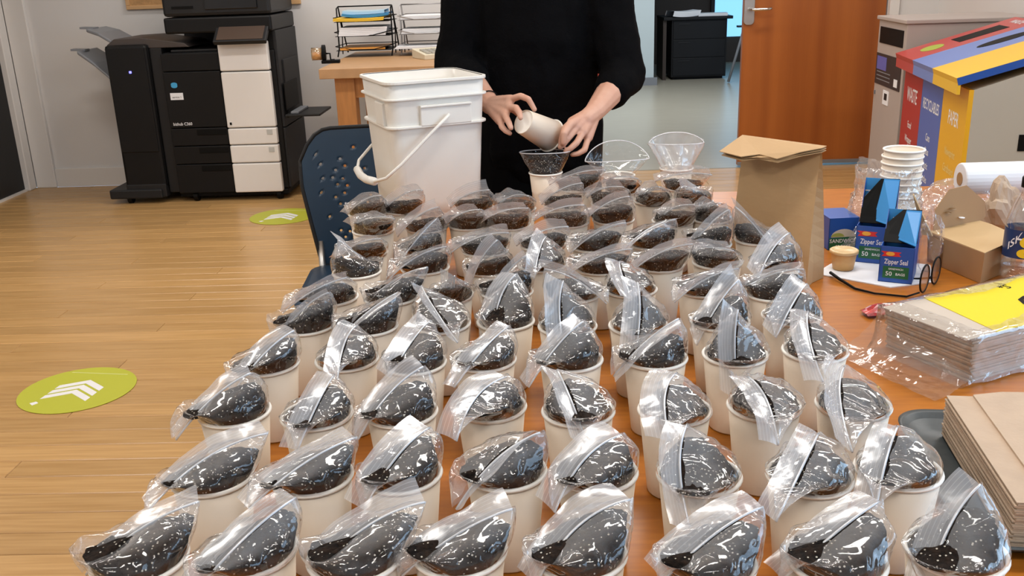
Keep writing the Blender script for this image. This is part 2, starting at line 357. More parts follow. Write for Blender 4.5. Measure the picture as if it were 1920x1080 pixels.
# double doorway: one leaf closed, one swung out
d2 = empty('door_2'); tag(d2, kind='structure')
lf = box('door_leaf', (0, 0, 0), (DX1 - DXm - .02, .045, 2.1), M_door, d2); lf.location = (DXm + .01, YB + .02, .012)
box('sweep', (DXm + .01, YB + .005, .012), (DX1 - .02, YB + .02, .035), M_ggrey, d2)
pl = MB().prism([(a, b) for a, b in rrect(.034, .13, .025)], lambda a, b, h: (1.40 + a, YB + .02 - h, 1.075 + b), 0, .012).build('handle_plate', M_steel, d2, bevel=.003)
MB().tube([(1.405, YB + .01, 1.045), (1.405, YB - .045, 1.045), (1.415, YB - .055, 1.045), (1.50, YB - .055, 1.045), (1.53, YB - .052, 1.05)], .0095, 8).build('lever_handle', M_chrome, d2, smooth=True)
d3 = empty('door_3'); tag(d3, kind='structure')
lf2 = box('door_leaf', (0, 0, 0), (.045, .92, 2.1), M_door, d3); lf2.location = (DX0 - .03, YB + .13, .012)
box('lever_handle', (DX0 + .015, YB + .95, 1.03), (DX0 + .06, YB + .98, 1.06), M_chrome, d3)
tag(MB().box((DX0 - .06, YB - .02, 0), (DX0, YB, 2.2)).box((DX1, YB - .02, 0), (DX1 + .06, YB, 2.2)).box((DX0 - .06, YB - .02, 2.15), (DX1 + .06, YB, 2.21)).build('trim_2', M_trim), kind='structure')
# the space beyond the doorway
tag(box('floor_beyond', (-2.5, YB, -.1), (5.5, 14, 0), M_gfloor), kind='structure')
M_bwall = mat('bluish_wall_paint', (.50, .58, .60), .7)
tag(box('wall_corridor', (-2.5, 11.45, 0), (1.36, 11.6, CEIL), M_bwall), kind='structure')
tag(box('baseboard_corridor', (-2.5, 11.43, 0), (1.40, 11.45, .09), M_ggrey), kind='structure')
M_dbrown = mat('dark_brown_panel', (.035, .022, .015), .6)
tag(box('wall_far', (-2.5, 13.9, 0), (5.5, 14.05, CEIL), M_dbrown), kind='structure')
tag(box('wall_far_side', (5.5, YB + .12, 0), (5.62, 14, CEIL), M_bwall), kind='structure')
tag(box('wall_far_left', (-2.62, YB + .12, 0), (-2.5, 14, CEIL), M_bwall), kind='structure')
tag(box('ceiling_beyond', (-2.5, YB + .12, CEIL), (5.5, 14, CEIL + .1), M_ceil), kind='structure')
w2 = empty('window_2'); tag(w2, kind='structure')
M_skyglass = mat('bright_window', (.25, .62, .95), .3, emit=1.3)
box('pane', (2.45, 13.86, .35), (4.6, 13.9, 2.3), M_skyglass, w2)
for xx in (2.42, 3.5, 4.6): box('mullion', (xx, 13.82, .32), (xx + .05, 13.9, 2.33), M_dgrey, w2)

# ------------------------------------------------------------------ floor decals
def decal(p, rz, label):
    e = empty('floor_decal', (p.x, p.y, .0012), rz, label, 'floor sticker', 'round direction stickers on the floor')
    n = 48; R = .195
    MB().lathe([(R, 0), (R, .0012)], n).build('disc', M_dec, e)
    for i in range(3):
        y0 = -.045 + i * .042; w_ = .085; h_ = .055; t = .030
        MB().prism([(-w_, y0 - h_), (0, y0), (w_, y0 - h_), (w_, y0 - h_ + t), (0, y0 + t), (-w_, y0 - h_ + t)], lambda a, b, h: (a, b + .01, h), .0012, .0020).build('chevron', M_decw, e)
    box('thin_line', (-.11, .135, .0012), (.11, .141, .0018), mat('decal_pale', (.6, .62, .2), .5), e)
    MB().prism([(-.10, -.125), (-.085, -.11), (-.07, -.12), (-.08, -.14)], lambda a, b, h: (a, b, h), .0012, .0018).build('small_mark', M_decw, e)
decal(Pz(146, 731, 0), math.radians(-8), 'lime green round floor sticker with white chevrons, nearer one by the cups')
decal(Pz(531, 406, 0), math.radians(-8), 'lime green round floor sticker with white chevrons in front of the photocopier')

# ------------------------------------------------------------------ big table
T = .74
TX0, TX1, TY0, TY1 = -.405, 1.5, .38, 2.64
tb = empty('work_table', (TX0, TY0, 0), 0, 'large orange wood table covered with cups', 'table')
def rel(o_, lo, hi): return tuple(a - b for a, b in zip(lo, o_)), tuple(a - b for a, b in zip(hi, o_))
o_ = (TX0, TY0, 0)
box('tabletop', *rel(o_, (TX0, TY0, T - .035), (TX1, TY1, T)), M_table, tb, bevel=.004)
for x in (TX0 + .1, TX1 - .16):
    for y in (TY0 + .1, TY1 - .16): box('leg', *rel(o_, (x, y, 0), (x + .06, y + .06, T - .035)), M_dgrey, tb)
for y in (TY0 + .12, TY1 - .14): box('apron', *rel(o_, (TX0 + .16, y, T - .1), (TX1 - .16, y + .02, T - .035)), M_dgrey, tb)

# ------------------------------------------------------------------ paper cups and bags of soil
CH, CR, CB = .108, .0445, .031       # cup height, rim radius, base radius
def cup_meshes():
    n = 36
    wall = MB(); th = .0012
    wall.loft([[(r * math.cos(2 * math.pi * j / n), r * math.sin(2 * math.pi * j / n), z) for j in range(n)] for r, z in
               ((CB - .002, .004), (CB, 0), (CB + .0006, .002), (CR - .0025, CH - .002), (CR - .0025 - th, CH - .002), (CB - th, .006), (.0005, .006))], caps=False)
    rim = MB(); pts = [((CR - .0024) * math.cos(2 * math.pi * j / n), (CR - .0024) * math.sin(2 * math.pi * j / n), CH - .0024) for j in range(n)]
    rim.tube(pts, .0024, 8, closed=True)
    bs = MB(); bs.lathe([(.0005, .004), (CB - .002, .004)], n, caps=False)
    return wall.mesh('wall', M_cup, True), rim.mesh('rim', M_cupin, True), bs.mesh('base', M_cupin, True)
CUPM = cup_meshes()
def make_cup(loc, label, group, rot=None, wallmat=None):
    e = empty('paper_cup', loc, 0, label, 'cup', group)
    for nm, me in zip(('wall', 'rim', 'base'), CUPM):
        if wallmat and nm == 'wall':
            me = me.copy(); me.materials[0] = wallmat
        link(bpy.data.objects.new(nm, me), e)
    if rot: e.rotation_mode = 'QUATERNION'; e.rotation_quaternion = rot
    return e
ROWS = [[(262,1045),(468,1030),(665,1040),(861,1030),(1085,1035),(1325,1050),(1568,1045),(1792,1030)],
[(398,890),(585,890),(752,885),(948,880),(1118,882),(1311,888),(1518,890),(1684,878)],
[(440,770),(594,775),(753,770),(920,760),(1084,768),(1265,766),(1433,758),(1600,756)],
[(501,680),(650,672),(777,678),(908,672),(1070,672),(1228,668),(1378,662),(1528,655)],
[(574,608),(692,610),(828,605),(948,600),(1064,609),(1197,608),(1350,600),(1484,590)],
[(622,556),(732,556),(838,552),(950,545),(1074,550),(1182,540),(1320,540),(1450,548)],
[(669,508),(797,500),(919,502),(1017,495),(1125,500),(1236,495),(1345,490),(1453,492)],
[(684,472),(791,465),(910,468),(1018,458),(1115,460),(1222,455),(1328,455),(1421,447)],
[(700,430),(800,425),(880,420),(955,420),(1065,415),(1150,410),(1262,412),(1335,408)],
[(690,398),(755,392),(890,388),(968,390),(1055,382),(1145,380),(1225,375),(1300,375)],
[(1080,352),(1170,355),(1280,350)]]
# seal line of each bag: near end, far end
ZIPS = [[(166,1077,368,942),(404,1077,522,962),(590,1080,797,940),(762,1078,952,958),(1031,1076,1157,958),(1262,1078,1413,962),(1482,1078,1635,950),(1758,1077,1814,958)],
[(280,958,502,811),(467,956,667,819),(693,945,797,811),(884,931,985,835),(1041,962,1165,815),(1294,965,1289,828),(1455,980,1535,811),(1641,961,1684,798)],
[(361,799,440,725),(561,840,624,707),(701,793,766,717),(856,829,950,705),(1098,829,1047,699),(1258,817,1267,711),(1455,829,1405,712),(1598,850,1584,685)],
[(455,720,535,635),(633,713,669,609),(731,710,807,600),(852,728,955,610),(1016,698,1070,630),(1182,679,1240,625),(1384,699,1384,626),(1543,718,1515,583)],
[(542,621,589,573),(655,624,722,567),(858,644,790,535),(936,612,957,545),(1060,627,1058,572),(1192,631,1194,572),(1325,620,1367,552),(1462,622,1506,543)],
[(540,583,640,525),(709,558,780,513),(855,567,853,529),(929,552,964,506),(1135,570,1024,505),(1189,566,1163,492),(1267,567,1382,504),(1390,550,1490,510)],
[(690,505,650,465),(733,527,823,473),(894,520,918,475),(1006,510,1020,457),(1080,510,1172,471),(1210,506,1274,475),(1285,480,1375,470),(1436,502,1467,455)],
[(630,492,710,452),(760,483,797,437),(841,478,954,436),(971,461,1063,425),(1084,468,1158,425),(1182,467,1249,426),(1310,454,1345,415),(1438,455,1397,407)],
[(660,432,740,416),(753,440,808,397),(828,432,893,397),(900,425,980,398),(988,427,1075,398),(1109,410,1155,383),(1244,410,1299,385),(1312,404,1346,385)],
[(650,413,705,380),(742,402,790,378),(850,388,912,358),(933,387,990,370),(1027,397,1075,370),(1099,378,1158,359),(1195,382,1233,359),(1318,378,1276,359)],
[(1030,348,1135,318),(1126,346,1201,334),(1227,342,1337,328)]]
ORD = ['first', 'second', 'third', 'fourth', 'fifth', 'sixth', 'seventh', 'eighth', 'ninth', 'tenth', 'eleventh']
def fbm(p, f): return noise.noise(Vector(p) * f)
def make_bag(c, zp, seed, label, group, far=0):
    rg = random.Random(seed)
    dr = rg.uniform(-.010, .012); fw = rg.uniform(1.22, 1.46); zA, zB = CH - .006 + dr + .016 * far, CH + .034 + .020 * far; A = Pz(zp[0], zp[1], T + zA) - c; B = Pz(zp[2], zp[3], T + zB) - c      # c: cup base centre
    A.z = zA; B.z = zB - .002
    M = (A + B) / 2; U = B - A; half = min(max(U.length / 2, .058), .088)
    U.normalize(); uh = Vector((U.x, U.y, 0)).normalized(); p = Vector((-uh.y, uh.x, 0))
    off = Vector((M.x, M.y, 0)).dot(p)
    if p.x > 0.15: p = -p
    elif off < -.012 and p.x > -.6: p = -p
    off = Vector((M.x, M.y, 0)).dot(p)
    # keep the seal line within reach of the cup
    if Vector((M.x, M.y, 0)).length > .06: 
        s_ = .06 / Vector((M.x, M.y, 0)).length; M = Vector((M.x * s_, M.y * s_, M.z))
    q = -p; lift = rg.uniform(.013, .025); bow = rg.uniform(-.006, .010); sd = Vector((seed * 3.1, seed * 1.7, seed * .9))
    fillf = rg.uniform(.64, .80) - .12 * far; ph = rg.uniform(0, 6.28); nf = rg.choice((7, 9, 11))
    def line(t):                                   # point on the seal line, t in -1..1
        return M + U * (half * t) + Vector((0, 0, .011 * (1 - t * t))) + p * (bow * (1 - t * t))
    def surf(th, s, inset, film_):
        cx, sx = math.cos(th), math.sin(th)
        if not film_: s *= 1 - .16 * max(-cx, 0) ** 2
        C0 = Vector((0, 0, CH - .012)) + (uh * cx + q * sx) * (.0375 - inset)
        bl = 1.30 if sx > 0 else 1.10
        P1 = Vector((M.x, M.y, 0)) * .25 + (uh * cx * (fw if cx < 0 else 1.25) + q * sx * bl) * (.043 - inset) + Vector((0, 0, CH + lift + .006 * max(sx, 0) + .022 * max(-cx, 0) ** 2 - inset))
        tt = max(-1, min(1, math.copysign(abs(cx) ** .85, cx)))
        L_ = line(tt * (1 - inset * 4)) + (q * sx) * (.0016 if film_ else .001) - Vector((0, 0, inset))
        P = C0 * (1 - s) ** 2 + P1 * (2 * s * (1 - s)) + L_ * s * s
        n_ = (uh * cx + q * sx + Vector((0, 0, .8))).normalized()
        if film_:
            wv = math.sin(th * nf + ph + 3 * fbm(P + sd, 30)) * .0011 * min(1, s * 2.2) + .0035 * fbm(P + sd, 38) * math.sin(math.pi * min(s * 1.1, 1)) + .0016 * abs(fbm(P + sd * 2, 90)) + .005 * max(0, .35 - abs(fbm(P + sd * 1.3, 24))) * min(1, s * 1.6)
            vd = noise.voronoi((P + sd) * 42)[0]
            wv += (.0048 * (vd[0] - .3) + .0022 * min(vd[1] - vd[0], .3)) * min(1, max(0, s * 2.5 - .3)) * (1 - .8 * s * s)
            P = P + n_ * (wv + .0012 + .0022 * max(-cx, 0) ** 2 * min(1, s * 3))
        else:
            P = P + n_ * (.0032 * fbm(P + sd, 62) + .0020 * fbm(P + sd, 170) - .0018 - .0012 * max(-cx, 0) ** 2)
        return P
    e = empty('soil_bag', c, 0, label, 'bag', group)
    NT, NS = 84, 26
    fb = MB(); fb.uv = [(j / NT, i / (NS - 1)) for i in range(NS) for j in range(NT)]; fb.loft([[surf(2 * math.pi * j / NT, i / (NS - 1), 0, True) for j in range(NT)] for i in range(NS)], caps=False)
    fb.build('film', M_film, e, True)
    sb = MB(); NT2 = 56; rings = [[surf(2 * math.pi * j / NT2, i / 12 * fillf, .0022, False) for j in range(NT2)] for i in range(13)]
    cen = sum((Vector(v) for v in rings[-1]), Vector()) / NT2
    for k_ in (.66, .33, .03): rings.append([cen + (Vector(v) - cen) * k_ + Vector((0, 0, .0022 * fbm(Vector(v) + sd, 60) + .003 * (1 - k_))) for v in rings[12]])
    c0 = Vector((0, 0, CH - .03)); bot = [c0 + Vector((v[0], v[1], 0)) * .9 for v in rings[0]]
    sb.loft([bot] + rings); sb.build('soil', M_soil, e, True)
    # seal strip
    wd = rg.uniform(.021, .029); tilt = rg.uniform(.15, .55) + .9 * far; st = MB(); st.uv = []; nu, nv = 28, 13; curl = rg.uniform(-.35, .25)
    rows = []
    for i in range(nu):
        t = -1 + 2 * i / (nu - 1); b0 = line(t); rw = []
        a = math.atan(tilt) + .25 * fbm(b0 + sd, 22)
        for j in range(nv):
            v_ = j / (nv - 1); ang = a + curl * v_
            pt = b0 + (p * math.cos(ang) + Vector((0, 0, 1)) * math.sin(ang)) * (wd * v_) + U * (.002 * v_ * math.sin(seed))
            pt += Vector((0, 0, 1)) * (.0001 * math.sin(v_ * 6 * 2 * math.pi) + .0022 * v_ * fbm(pt + sd, 45))
            rw.append(pt); st.uv.append((i / (nu - 1), v_))
        rows.append(rw)
    st.loft(rows, closed=False, caps=False); so = st.build('seal_strip', M_strip, e, True)
    rd = MB(); rd.tube([line(-1 + 2 * i / 16) + Vector((0, 0, .0006)) for i in range(17)], .0013, 6)
    rd.build('seal_ridge', M_ridge, so, True)
    return e
seed = 1
for ri, (row, zr) in enumerate(zip(ROWS, ZIPS)):
    for ci, (px, zp) in enumerate(zip(row, zr)):
        c = Pz(px[0], px[1], T + CH); c = Vector((c.x, c.y, T + .0006))
        rw = 'front row' if ri == 0 else ORD[ri] + ' row from the front' if ri < 10 else 'short back row'
        cl = ORD[ci] + ' from left'
        make_cup(c, 'white paper cup, %s in the %s' % (cl, rw), 'white paper cups set out in rows')
        make_bag(c, zp, seed, 'clear zip bag of dark soil in the %s cup %s' % (rw.replace(' from the front', ''), cl), 'soil filled zip bags in the cups', min(1, ri / 9) ** 1.5)
        seed += 1

# cups still being worked on, with open bags
def open_bag(c, mouth, filmm, label, soil_top=None, rim_z=CH - .02, arch=0, folds=.002, seed=1):
    """mouth: (half width along x, half depth along y, z, dx, dy, rz)"""
    hw, hd, mz, dx, dy, rz = mouth; e = empty('zip_bag', c, 0, label, 'bag'); N = 56; rings = []
    ca, sa = math.cos(rz), math.sin(rz)
    def mp(th):
        x = hw * math.copysign(abs(math.cos(th)) ** .9, math.cos(th)); y_ = hd * math.sin(th); z = mz + (arch * max(math.sin(th), 0) ** 1.5)
        return Vector((dx + x * ca - y_ * sa, dy + x * sa + y_ * ca, z))
    for i in range(16):
        s = i / 15; rg = []
        for j in range(N):
            th = 2 * math.pi * j / N; C0 = Vector((.036 * math.cos(th), .036 * math.sin(th), rim_z - .05)); C1 = Vector((.040 * math.cos(th), .040 * math.sin(th), rim_z + .02)); L_ = mp(th)
            a = min(s / .3, 1); b_ = max((s - .3) / .7, 0); b2 = b_ * b_ * (3 - 2 * b_) * .5 + b_ * .5
            P = (C0.lerp(C1, a)) if b_ == 0 else C1.lerp(L_, b2)
            P += Vector((math.cos(th), math.sin(th), 0)) * (folds * math.sin(th * 9 + 4 * s) * s + .004 * s * fbm(P + Vector((seed, 0, 0)), 40))
            rg.append(P)
        rings.append(rg)
    MB().loft(rings, caps=False).build('film', filmm, e, True)
    z_ = MB(); z_.tube([mp(2 * math.pi * j / 48) for j in range(48)], .0014, 6, closed=True); z_.build('seal_ridge', M_ridge, e, True)
    if soil_top is not None:
        rr = []
        for i in range(10):
            s = i / 9 * soil_top; k_ = min(int(s * 15), 14); f_ = s * 15 - k_
            rr.append([(rings[k_][j].lerp(rings[k_ + 1][j], f_)) * Vector((.95, .95, 1)).x if False else Vector((rings[k_][j].lerp(rings[k_ + 1][j], f_).x * .95, rings[k_][j].lerp(rings[k_ + 1][j], f_).y * .95, rings[k_][j].lerp(rings[k_ + 1][j], f_).z)) for j in range(N)])
        cn = sum(rr[-1], Vector()) / N
        for k_ in (.6, .25, .02): rr.append([cn + (v - cn) * k_ + Vector((0, 0, .004 * fbm(v, 60) + .006 * (1 - k_))) for v in rr[9]])
        MB().loft(rr).build('soil', M_soil, e, True)
    return e
c = Pz(1023, 322, T + CH); CF = Vector((c.x, c.y, T + .0006))
make_cup(CF, 'white paper cup being filled under the hands of the person in black', 'white paper cups set out in rows')
open_bag(CF, (.066, .030, CH + .052, 0, 0, 0), M_film, 'open clear bag half full of soil under the tilted scoop cup', soil_top=.78, folds=.0012)
c = Pz(1158, 327, T + CH); CE1 = Vector((c.x, c.y, T + .0006))
make_cup(CE1, 'empty white paper cup lined with a clear bag, beside the person', 'white paper cups set out in rows')
open_bag(CE1, (.082, .022, CH + .035, 0, .01, .12), M_film, 'empty clear zip bag standing open with a pointed arch', arch=.045, folds=.001, seed=5)
c = Pz(1268, 314, T + CH); CE2 = Vector((c.x, c.y, T + .0006))
make_cup(CE2, 'empty white paper cup lined with a milky bag, nearest the doorway', 'white paper cups set out in rows')
open_bag(CE2, (.070, .028, CH + .062, 0, .01, -.1), M_frost, 'empty milky zip bag puffed up above its cup near the doorway', arch=.022, folds=.004, seed=9)

# ------------------------------------------------------------------ white pail
PH = .355
pail = empty('plastic_pail', (-.30, 2.53, T + .0005), math.radians(24), 'square white plastic pail with wire bail, standing at the far table end', 'bucket')
def pr(h, hx, r=.03): return [(a, b, h) for a, b in rrect(hx, hx, r, 6)]
b0, t0 = .112, .131
def hw(z): return b0 + (t0 - b0) * z / PH
MB().loft([pr(.006, b0 - .012), pr(0, b0 - .006), pr(.004, b0)] + [pr(PH * i / 8, hw(PH * i / 8)) for i in range(1, 9)] + [pr(PH, t0 - .003)] + [pr(PH * i / 8, hw(PH * i / 8) - .003) for i in range(7, 0, -1)] + [pr(.008, b0 - .008)]).build('shell', M_pail, pail, True)
def ringpart(name, z, out, hgt):
    h_ = hw(z)
    MB().loft([pr(z, h_ - .001), pr(z, h_ + out, .034), pr(z + hgt, h_ + out, .034), pr(z + hgt, h_ - .001)], caps=False).build(name, M_pail, pail, bevel=.0015)
ringpart('rim', PH - .006, .006, .008); ringpart('flange', PH - .045, .008, .005); ringpart('flange', PH - .115, .009, .006)
box('ear_plate', (-.05, -t0 - .004, PH - .112), (.085, -t0 + .008, PH - .062), M_pail, pail, bevel=.003)
box('ear_ledge', (-.05, -t0 - .008, PH - .066), (.085, -t0 + .004, PH - .060), M_pail, pail, bevel=.002)
box('ear_plate', (-.05, t0 - .008, PH - .112), (.085, t0 + .004, PH - .062), M_pail, pail, bevel=.003)
box('grip_rib', (-t0 - .004, -.09, PH - .11), (-t0 + .012, -.02, PH - .052), M_pail, pail, bevel=.003)
kp = [(.022, -.147), (-.05, -.148), (-.11, -.150), (-.150, -.138), (-.168, -.09), (-.174, -.03), (-.174, .03), (-.168, .09), (-.150, .138), (-.11, .150), (-.05, .148), (.022, .147)]
hp = []
for (x0, y0), (x1, y1) in zip(kp, kp[1:]):
    for i in range(2): u = i / 2; x = x0 + (x1 - x0) * u; hp.append((x, y0 + (y1 - y0) * u, PH - .085 - .165 * ((.022 - x) / .196)))
hp.append((kp[-1][0], kp[-1][1], PH - .085))
bl = MB().tube(hp, .0042, 8).build('bail_handle', M_pail, pail, True)
MB().tube(hp[8:15], .0105, 10).build('hand_grip', M_pail, bl, True)

# ------------------------------------------------------------------ chair
CHY = 3.02
chair = empty('stacking_chair', (-.52, CHY - .2, 0), math.radians(4), 'navy perforated plastic chair tucked behind the table by the pail', 'chair')
def chair_back():
    nx, nz = 74, 76; W, H = .47, .44; me = bmesh.new(); vs = {}
    holes = set()
    for k_, (cx, cz) in enumerate([(a, b) for b in range(14, 66, 5) for a in range(9, 68, 6)]):
        h = random.Random(k_ * 13 + 5).random()
        if h < .55: holes.add((cx + (k_ * 31) % 4 - 1, cz + (k_ * 17) % 3 - 1))
    def P(i, j, di=0, dj=0):
        u = (i + di) / nx * 2 - 1; v = (j + dj) / nz
        hwid = W / 2 * (.80 + .2 * min(1, v * 1.3)) ; z = v * H
        # rounded top corners
        tc = max(0, (abs(u) - .55) / .45); z -= .10 * tc ** 2.6 * v
        x = u * hwid; y_ = .035 * (1 - u * u) + .03 * (v - .5) ** 2 + .05 * v
        return Vector((x, y_, z))
    off = {}
    for (a, b) in holes:
        for di in (-1, 0, 1):
            for dj in (-1, 0, 1):
                if di or dj:
                    f = .8 if (di == 0 or dj == 0) else .57
                    off[(a + di, b + dj)] = (di * f - di, dj * f - dj)
    for i in range(nx + 1):
        for j in range(nz + 1):
            if (i, j) in holes: continue
            d = off.get((i, j), (0, 0)); vs[i, j] = me.verts.new(P(i, j, *d))
    for i in range(nx):
        for j in range(nz):
            q_ = [(i, j), (i + 1, j), (i + 1, j + 1), (i, j + 1)]
            if all(k_ in vs for k_ in q_): me.faces.new([vs[k_] for k_ in q_])
    m_ = bpy.data.meshes.new('backrest'); me.to_mesh(m_); me.free(); m_.materials.append(M_chairbl)
    for p_ in m_.polygons: p_.use_smooth = True
    o = bpy.data.objects.new('backrest', m_); link(o, chair); o.location = (0, .2, .44)
    s_ = o.modifiers.new('thick', 'SOLIDIFY'); s_.thickness = .007
    edge = [P(0, j) for j in range(0, nz + 1, 4)] + [P(i, nz) for i in range(0, nx + 1, 4)] + [P(nx, j) for j in range(nz, -1, -4)]
    MB().tube([e_ + Vector((0, .003, 0)) for e_ in edge], .007, 8).build('edge_rim', M_dgrey, o, True)
chair_back()
MB().loft([[(a * k_, b * k_ - .03, z) for a, b in rrect(.215, .215, .06)] for k_, z in ((.97, .435), (1, .442), (1, .45), (.9, .452))]).build('seat', M_chairbl, chair, True)
for sx in (-1, 1):
    MB().tube([(sx * .20, -.20, 0), (sx * .19, -.17, .43)], .011, 8).build('leg', M_steel, chair, True)
    MB().tube([(sx * .20, .20, 0), (sx * .185, .185, .40), (sx * .19, .225, .52)], .011, 8).build('leg', M_steel, chair, True)

# ------------------------------------------------------------------ photocopier
prn = empty('photocopier', (-2.0, 6.2, 0), 0, 'black and white office photocopier with finisher trays by the wall', 'photocopier')
PO = (-2.0, 6.2, 0)
def pb(name, lo, hi, m, bev=.004, parent=prn): return box(name, *rel(PO, lo, hi), m, parent, bevel=bev)
pb('cabinet', (-2.295, 5.985, .065), (-1.60, 6.52, .93), M_blackpl, .01)
M_side = mat('printer_side', (.022, .022, .024), .5, spec=.2)
pb('side_panel', (-1.605, 6.0, .07), (-1.585, 6.51, .45), M_side); pb('side_panel', (-1.605, 6.0, .455), (-1.585, 6.51, 1.04), M_side)
pb('side_door', (-1.59, 6.08, .50), (-1.575, 6.46, .86), M_side)
pb('upper_front', (-2.295, 5.955, .82), (-1.94, 5.99, .925), M_blackpl)
mid = pb('front_cover', (-2.295, 5.95, .475), (-1.94, 5.99, .815), M_blackpl)
for z0, z1 in ((.362, .470), (.247, .357), (.06, .242)):
    d = pb('drawer', (-2.295, 5.95, z0), (-1.94, 5.99, z1), M_blackpl)
    if z1 < .5: pb('pull_recess', (-2.13, 5.946, z1 - .045), (-1.945, 5.952, z1 - .008), M_black, .01, d) 
def wpanel(z0, z1, rb=0, rt=0):
    w_ = (-1.935, -1.63); o = MB().box(*rel(PO, (w_[0], 5.945, z0), (w_[1], 5.99, z1))).build('white_panel', M_whitepl, prn, bevel=.008); return o
for z0, z1 in ((.812, .985), (.466, .806), (.360, .461), (.245, .355), (.055, .240)): p_ = wpanel(z0, z1)
for z in (.435, .325): pb('paper_size_mark', (-1.69, 5.942, z - .016), (-1.655, 5.9455, z + .016), mat('pale_grey', (.5, .5, .48), .5), .002)
pb('lock', (-1.915, 5.941, .485), (-1.903, 5.946, .50), M_black, 0)
# control panel
R_ = Matrix.Rotation(math.radians(-38), 3, 'X')
cp = MB().box((-.165, -.008, -.012), (.155, .13, .018), R_.inverted(), (0, 0, 0)).build('control_panel', M_dgrey, prn, bevel=.006, loc=(.235, -.33, .985))
cs = MB().box((-.145, .005, .018), (.135, .118, .0205), R_.inverted(), (0, 0, 0)).build('screen', mat('screen_brown', (.075, .05, .038), .25), cp)
pb('output_tray', (-2.24, 5.99, .93), (-1.95, 6.45, .945), M_dgrey); pb('post', (-1.92, 6.0, .93), (-1.60, 6.5, 1.04), M_blackpl)
pb('rear_column', (-2.29, 6.40, .93), (-1.92, 6.52, 1.04), M_blackpl)
scn = pb('scanner', (-2.245, 5.95, 1.04), (-1.59, 6.52, 1.135), M_blackpl, .012)
adf = pb('document_feeder', (-2.24, 5.945, 1.14), (-1.585, 6.50, 1.33), M_dgrey, .02)
pb('feeder_slot', (-2.18, 5.94, 1.185), (-2.05, 5.948, 1.20), M_black, 0, adf); pb('feeder_window', (-1.98, 5.938, 1.175), (-1.66, 5.948, 1.30), mat('gloss_black', (.004, .004, .005), .12), .02, adf)
# finisher
fin = pb('finisher', (-2.635, 5.95, .10), (-2.37, 6.45, .985), M_blackpl, .02)
pb('finisher_door', (-2.625, 5.942, .33), (-2.385, 5.952, .97), M_blackpl, .008, fin); pb('finisher_kick', (-2.63, 5.945, .04), (-2.375, 6.44, .125), M_dgrey, .006, fin)
pb('indicator_light', (-2.495, 5.936, .817), (-2.481, 5.944, .831), mat('led_blue', (.15, .15, 1), .3, emit=4), .002, fin)
pb('transport_unit', (-2.37, 5.985, .06), (-2.295, 6.46, .96), M_dgrey, .006)
MB().loft([[tuple(Vector((x, y, z)) - Vector(PO)) for x, z in ((-2.63, .985), (-2.58, 1.02), (-2.42, 1.025), (-2.15, .985), (-2.12, .96), (-2.63, .96))] for y in (5.99, 6.42)]).build('bridge_cover', mat('bridge_brown', (.055, .043, .038), .5), prn, bevel=.004)
pb('base_foot', (-2.74, 5.93, .035), (-2.40, 6.42, .095), M_dgrey, .01)
pb('base', (-2.30, 5.975, .03), (-1.60, 6.50, .065), M_black, .006)
for x, y in ((-2.62, 5.97), (-2.20, 5.99), (-1.66, 5.985), (-2.62, 6.38), (-1.66, 6.45)):
    MB().loft([[(x - PO[0] + dx, y - PO[1] + .032 * math.cos(a), .034 + .032 * math.sin(a)) for a in [2 * math.pi * k_ / 14 for k_ in range(14)]] for dx in (-.014, .014)]).build('caster', M_black, prn)
def ptray(x0, z0, x1, z1, y0, y1):
    o = MB().loft([[tuple(Vector(q_) - Vector(PO)) for q_ in ((x, y0 + .03 * k_, z), (x, y1 - .03 * k_, z), (x, y1 - .03 * k_, z + .022), (x, y0 + .03 * k_, z + .022))] for x, z, k_ in ((x0, z0, 0), ((x0 + x1) / 2, (z0 + z1) / 2 + .012, .3), (x1, z1, 1))]).build('exit_tray', M_ggrey, prn, bevel=.006)
    MB().loft([[tuple(Vector(q_) - Vector(PO)) for q_ in ((x, y0 + .1, z), (x, y1 - .18, z), (x, y1 - .18, z + .012), (x, y0 + .1, z + .012))] for x, z in ((x1 + .02, z1 + .012), (x1 - .07, z1 + .016))]).build('tray_stop', M_ggrey, o)
ptray(-2.60, .99, -2.76, 1.065, 6.0, 6.35); ptray(-2.63, .76, -2.84, .935, 6.0, 6.35)
bt = MB().box(*rel(PO, (-1.58, 6.0, .515), (-1.36, 6.35, .53))).build('bypass_tray', M_dgrey, prn, bevel=.004)
pb('tray_guide', (-1.55, 6.03, .53), (-1.50, 6.30, .545), M_ggrey, .003, bt)
pb('bypass_slot', (-1.578, 6.02, .55), (-1.57, 6.36, .72), M_black, .004)
lg = MB(); 
for k_ in range(3): lg.loft([[tuple(Vector((-2.232 + .02 * math.cos(a), 5.9485 - h, .737 + .011 * math.sin(a) + (k_ - 1) * .006)) - Vector(PO)) for a in [2 * math.pi * q_ / 12 for q_ in range(12)]] for h in (0, .0008 + k_ * .0003)])
lg.build('logo', mat('logo_blue', (.05, .35, .65), .4), mid)
pb('sticker', (-2.265, 5.9478, .648), (-2.185, 5.9495, .690), M_paper, 0, mid)
text_part('service 1', .016, 'sticker_lettering', M_dgrey, mid, lambda x, y: (-2.225 + x - PO[0], 5.9475 - PO[1], .664 + y))
text_part('bizhub C360', .026, 'lettering', M_paper, mid, lambda x, y: (-2.212 + x * .9 - PO[0], 5.9488 - PO[1], .498 + y))

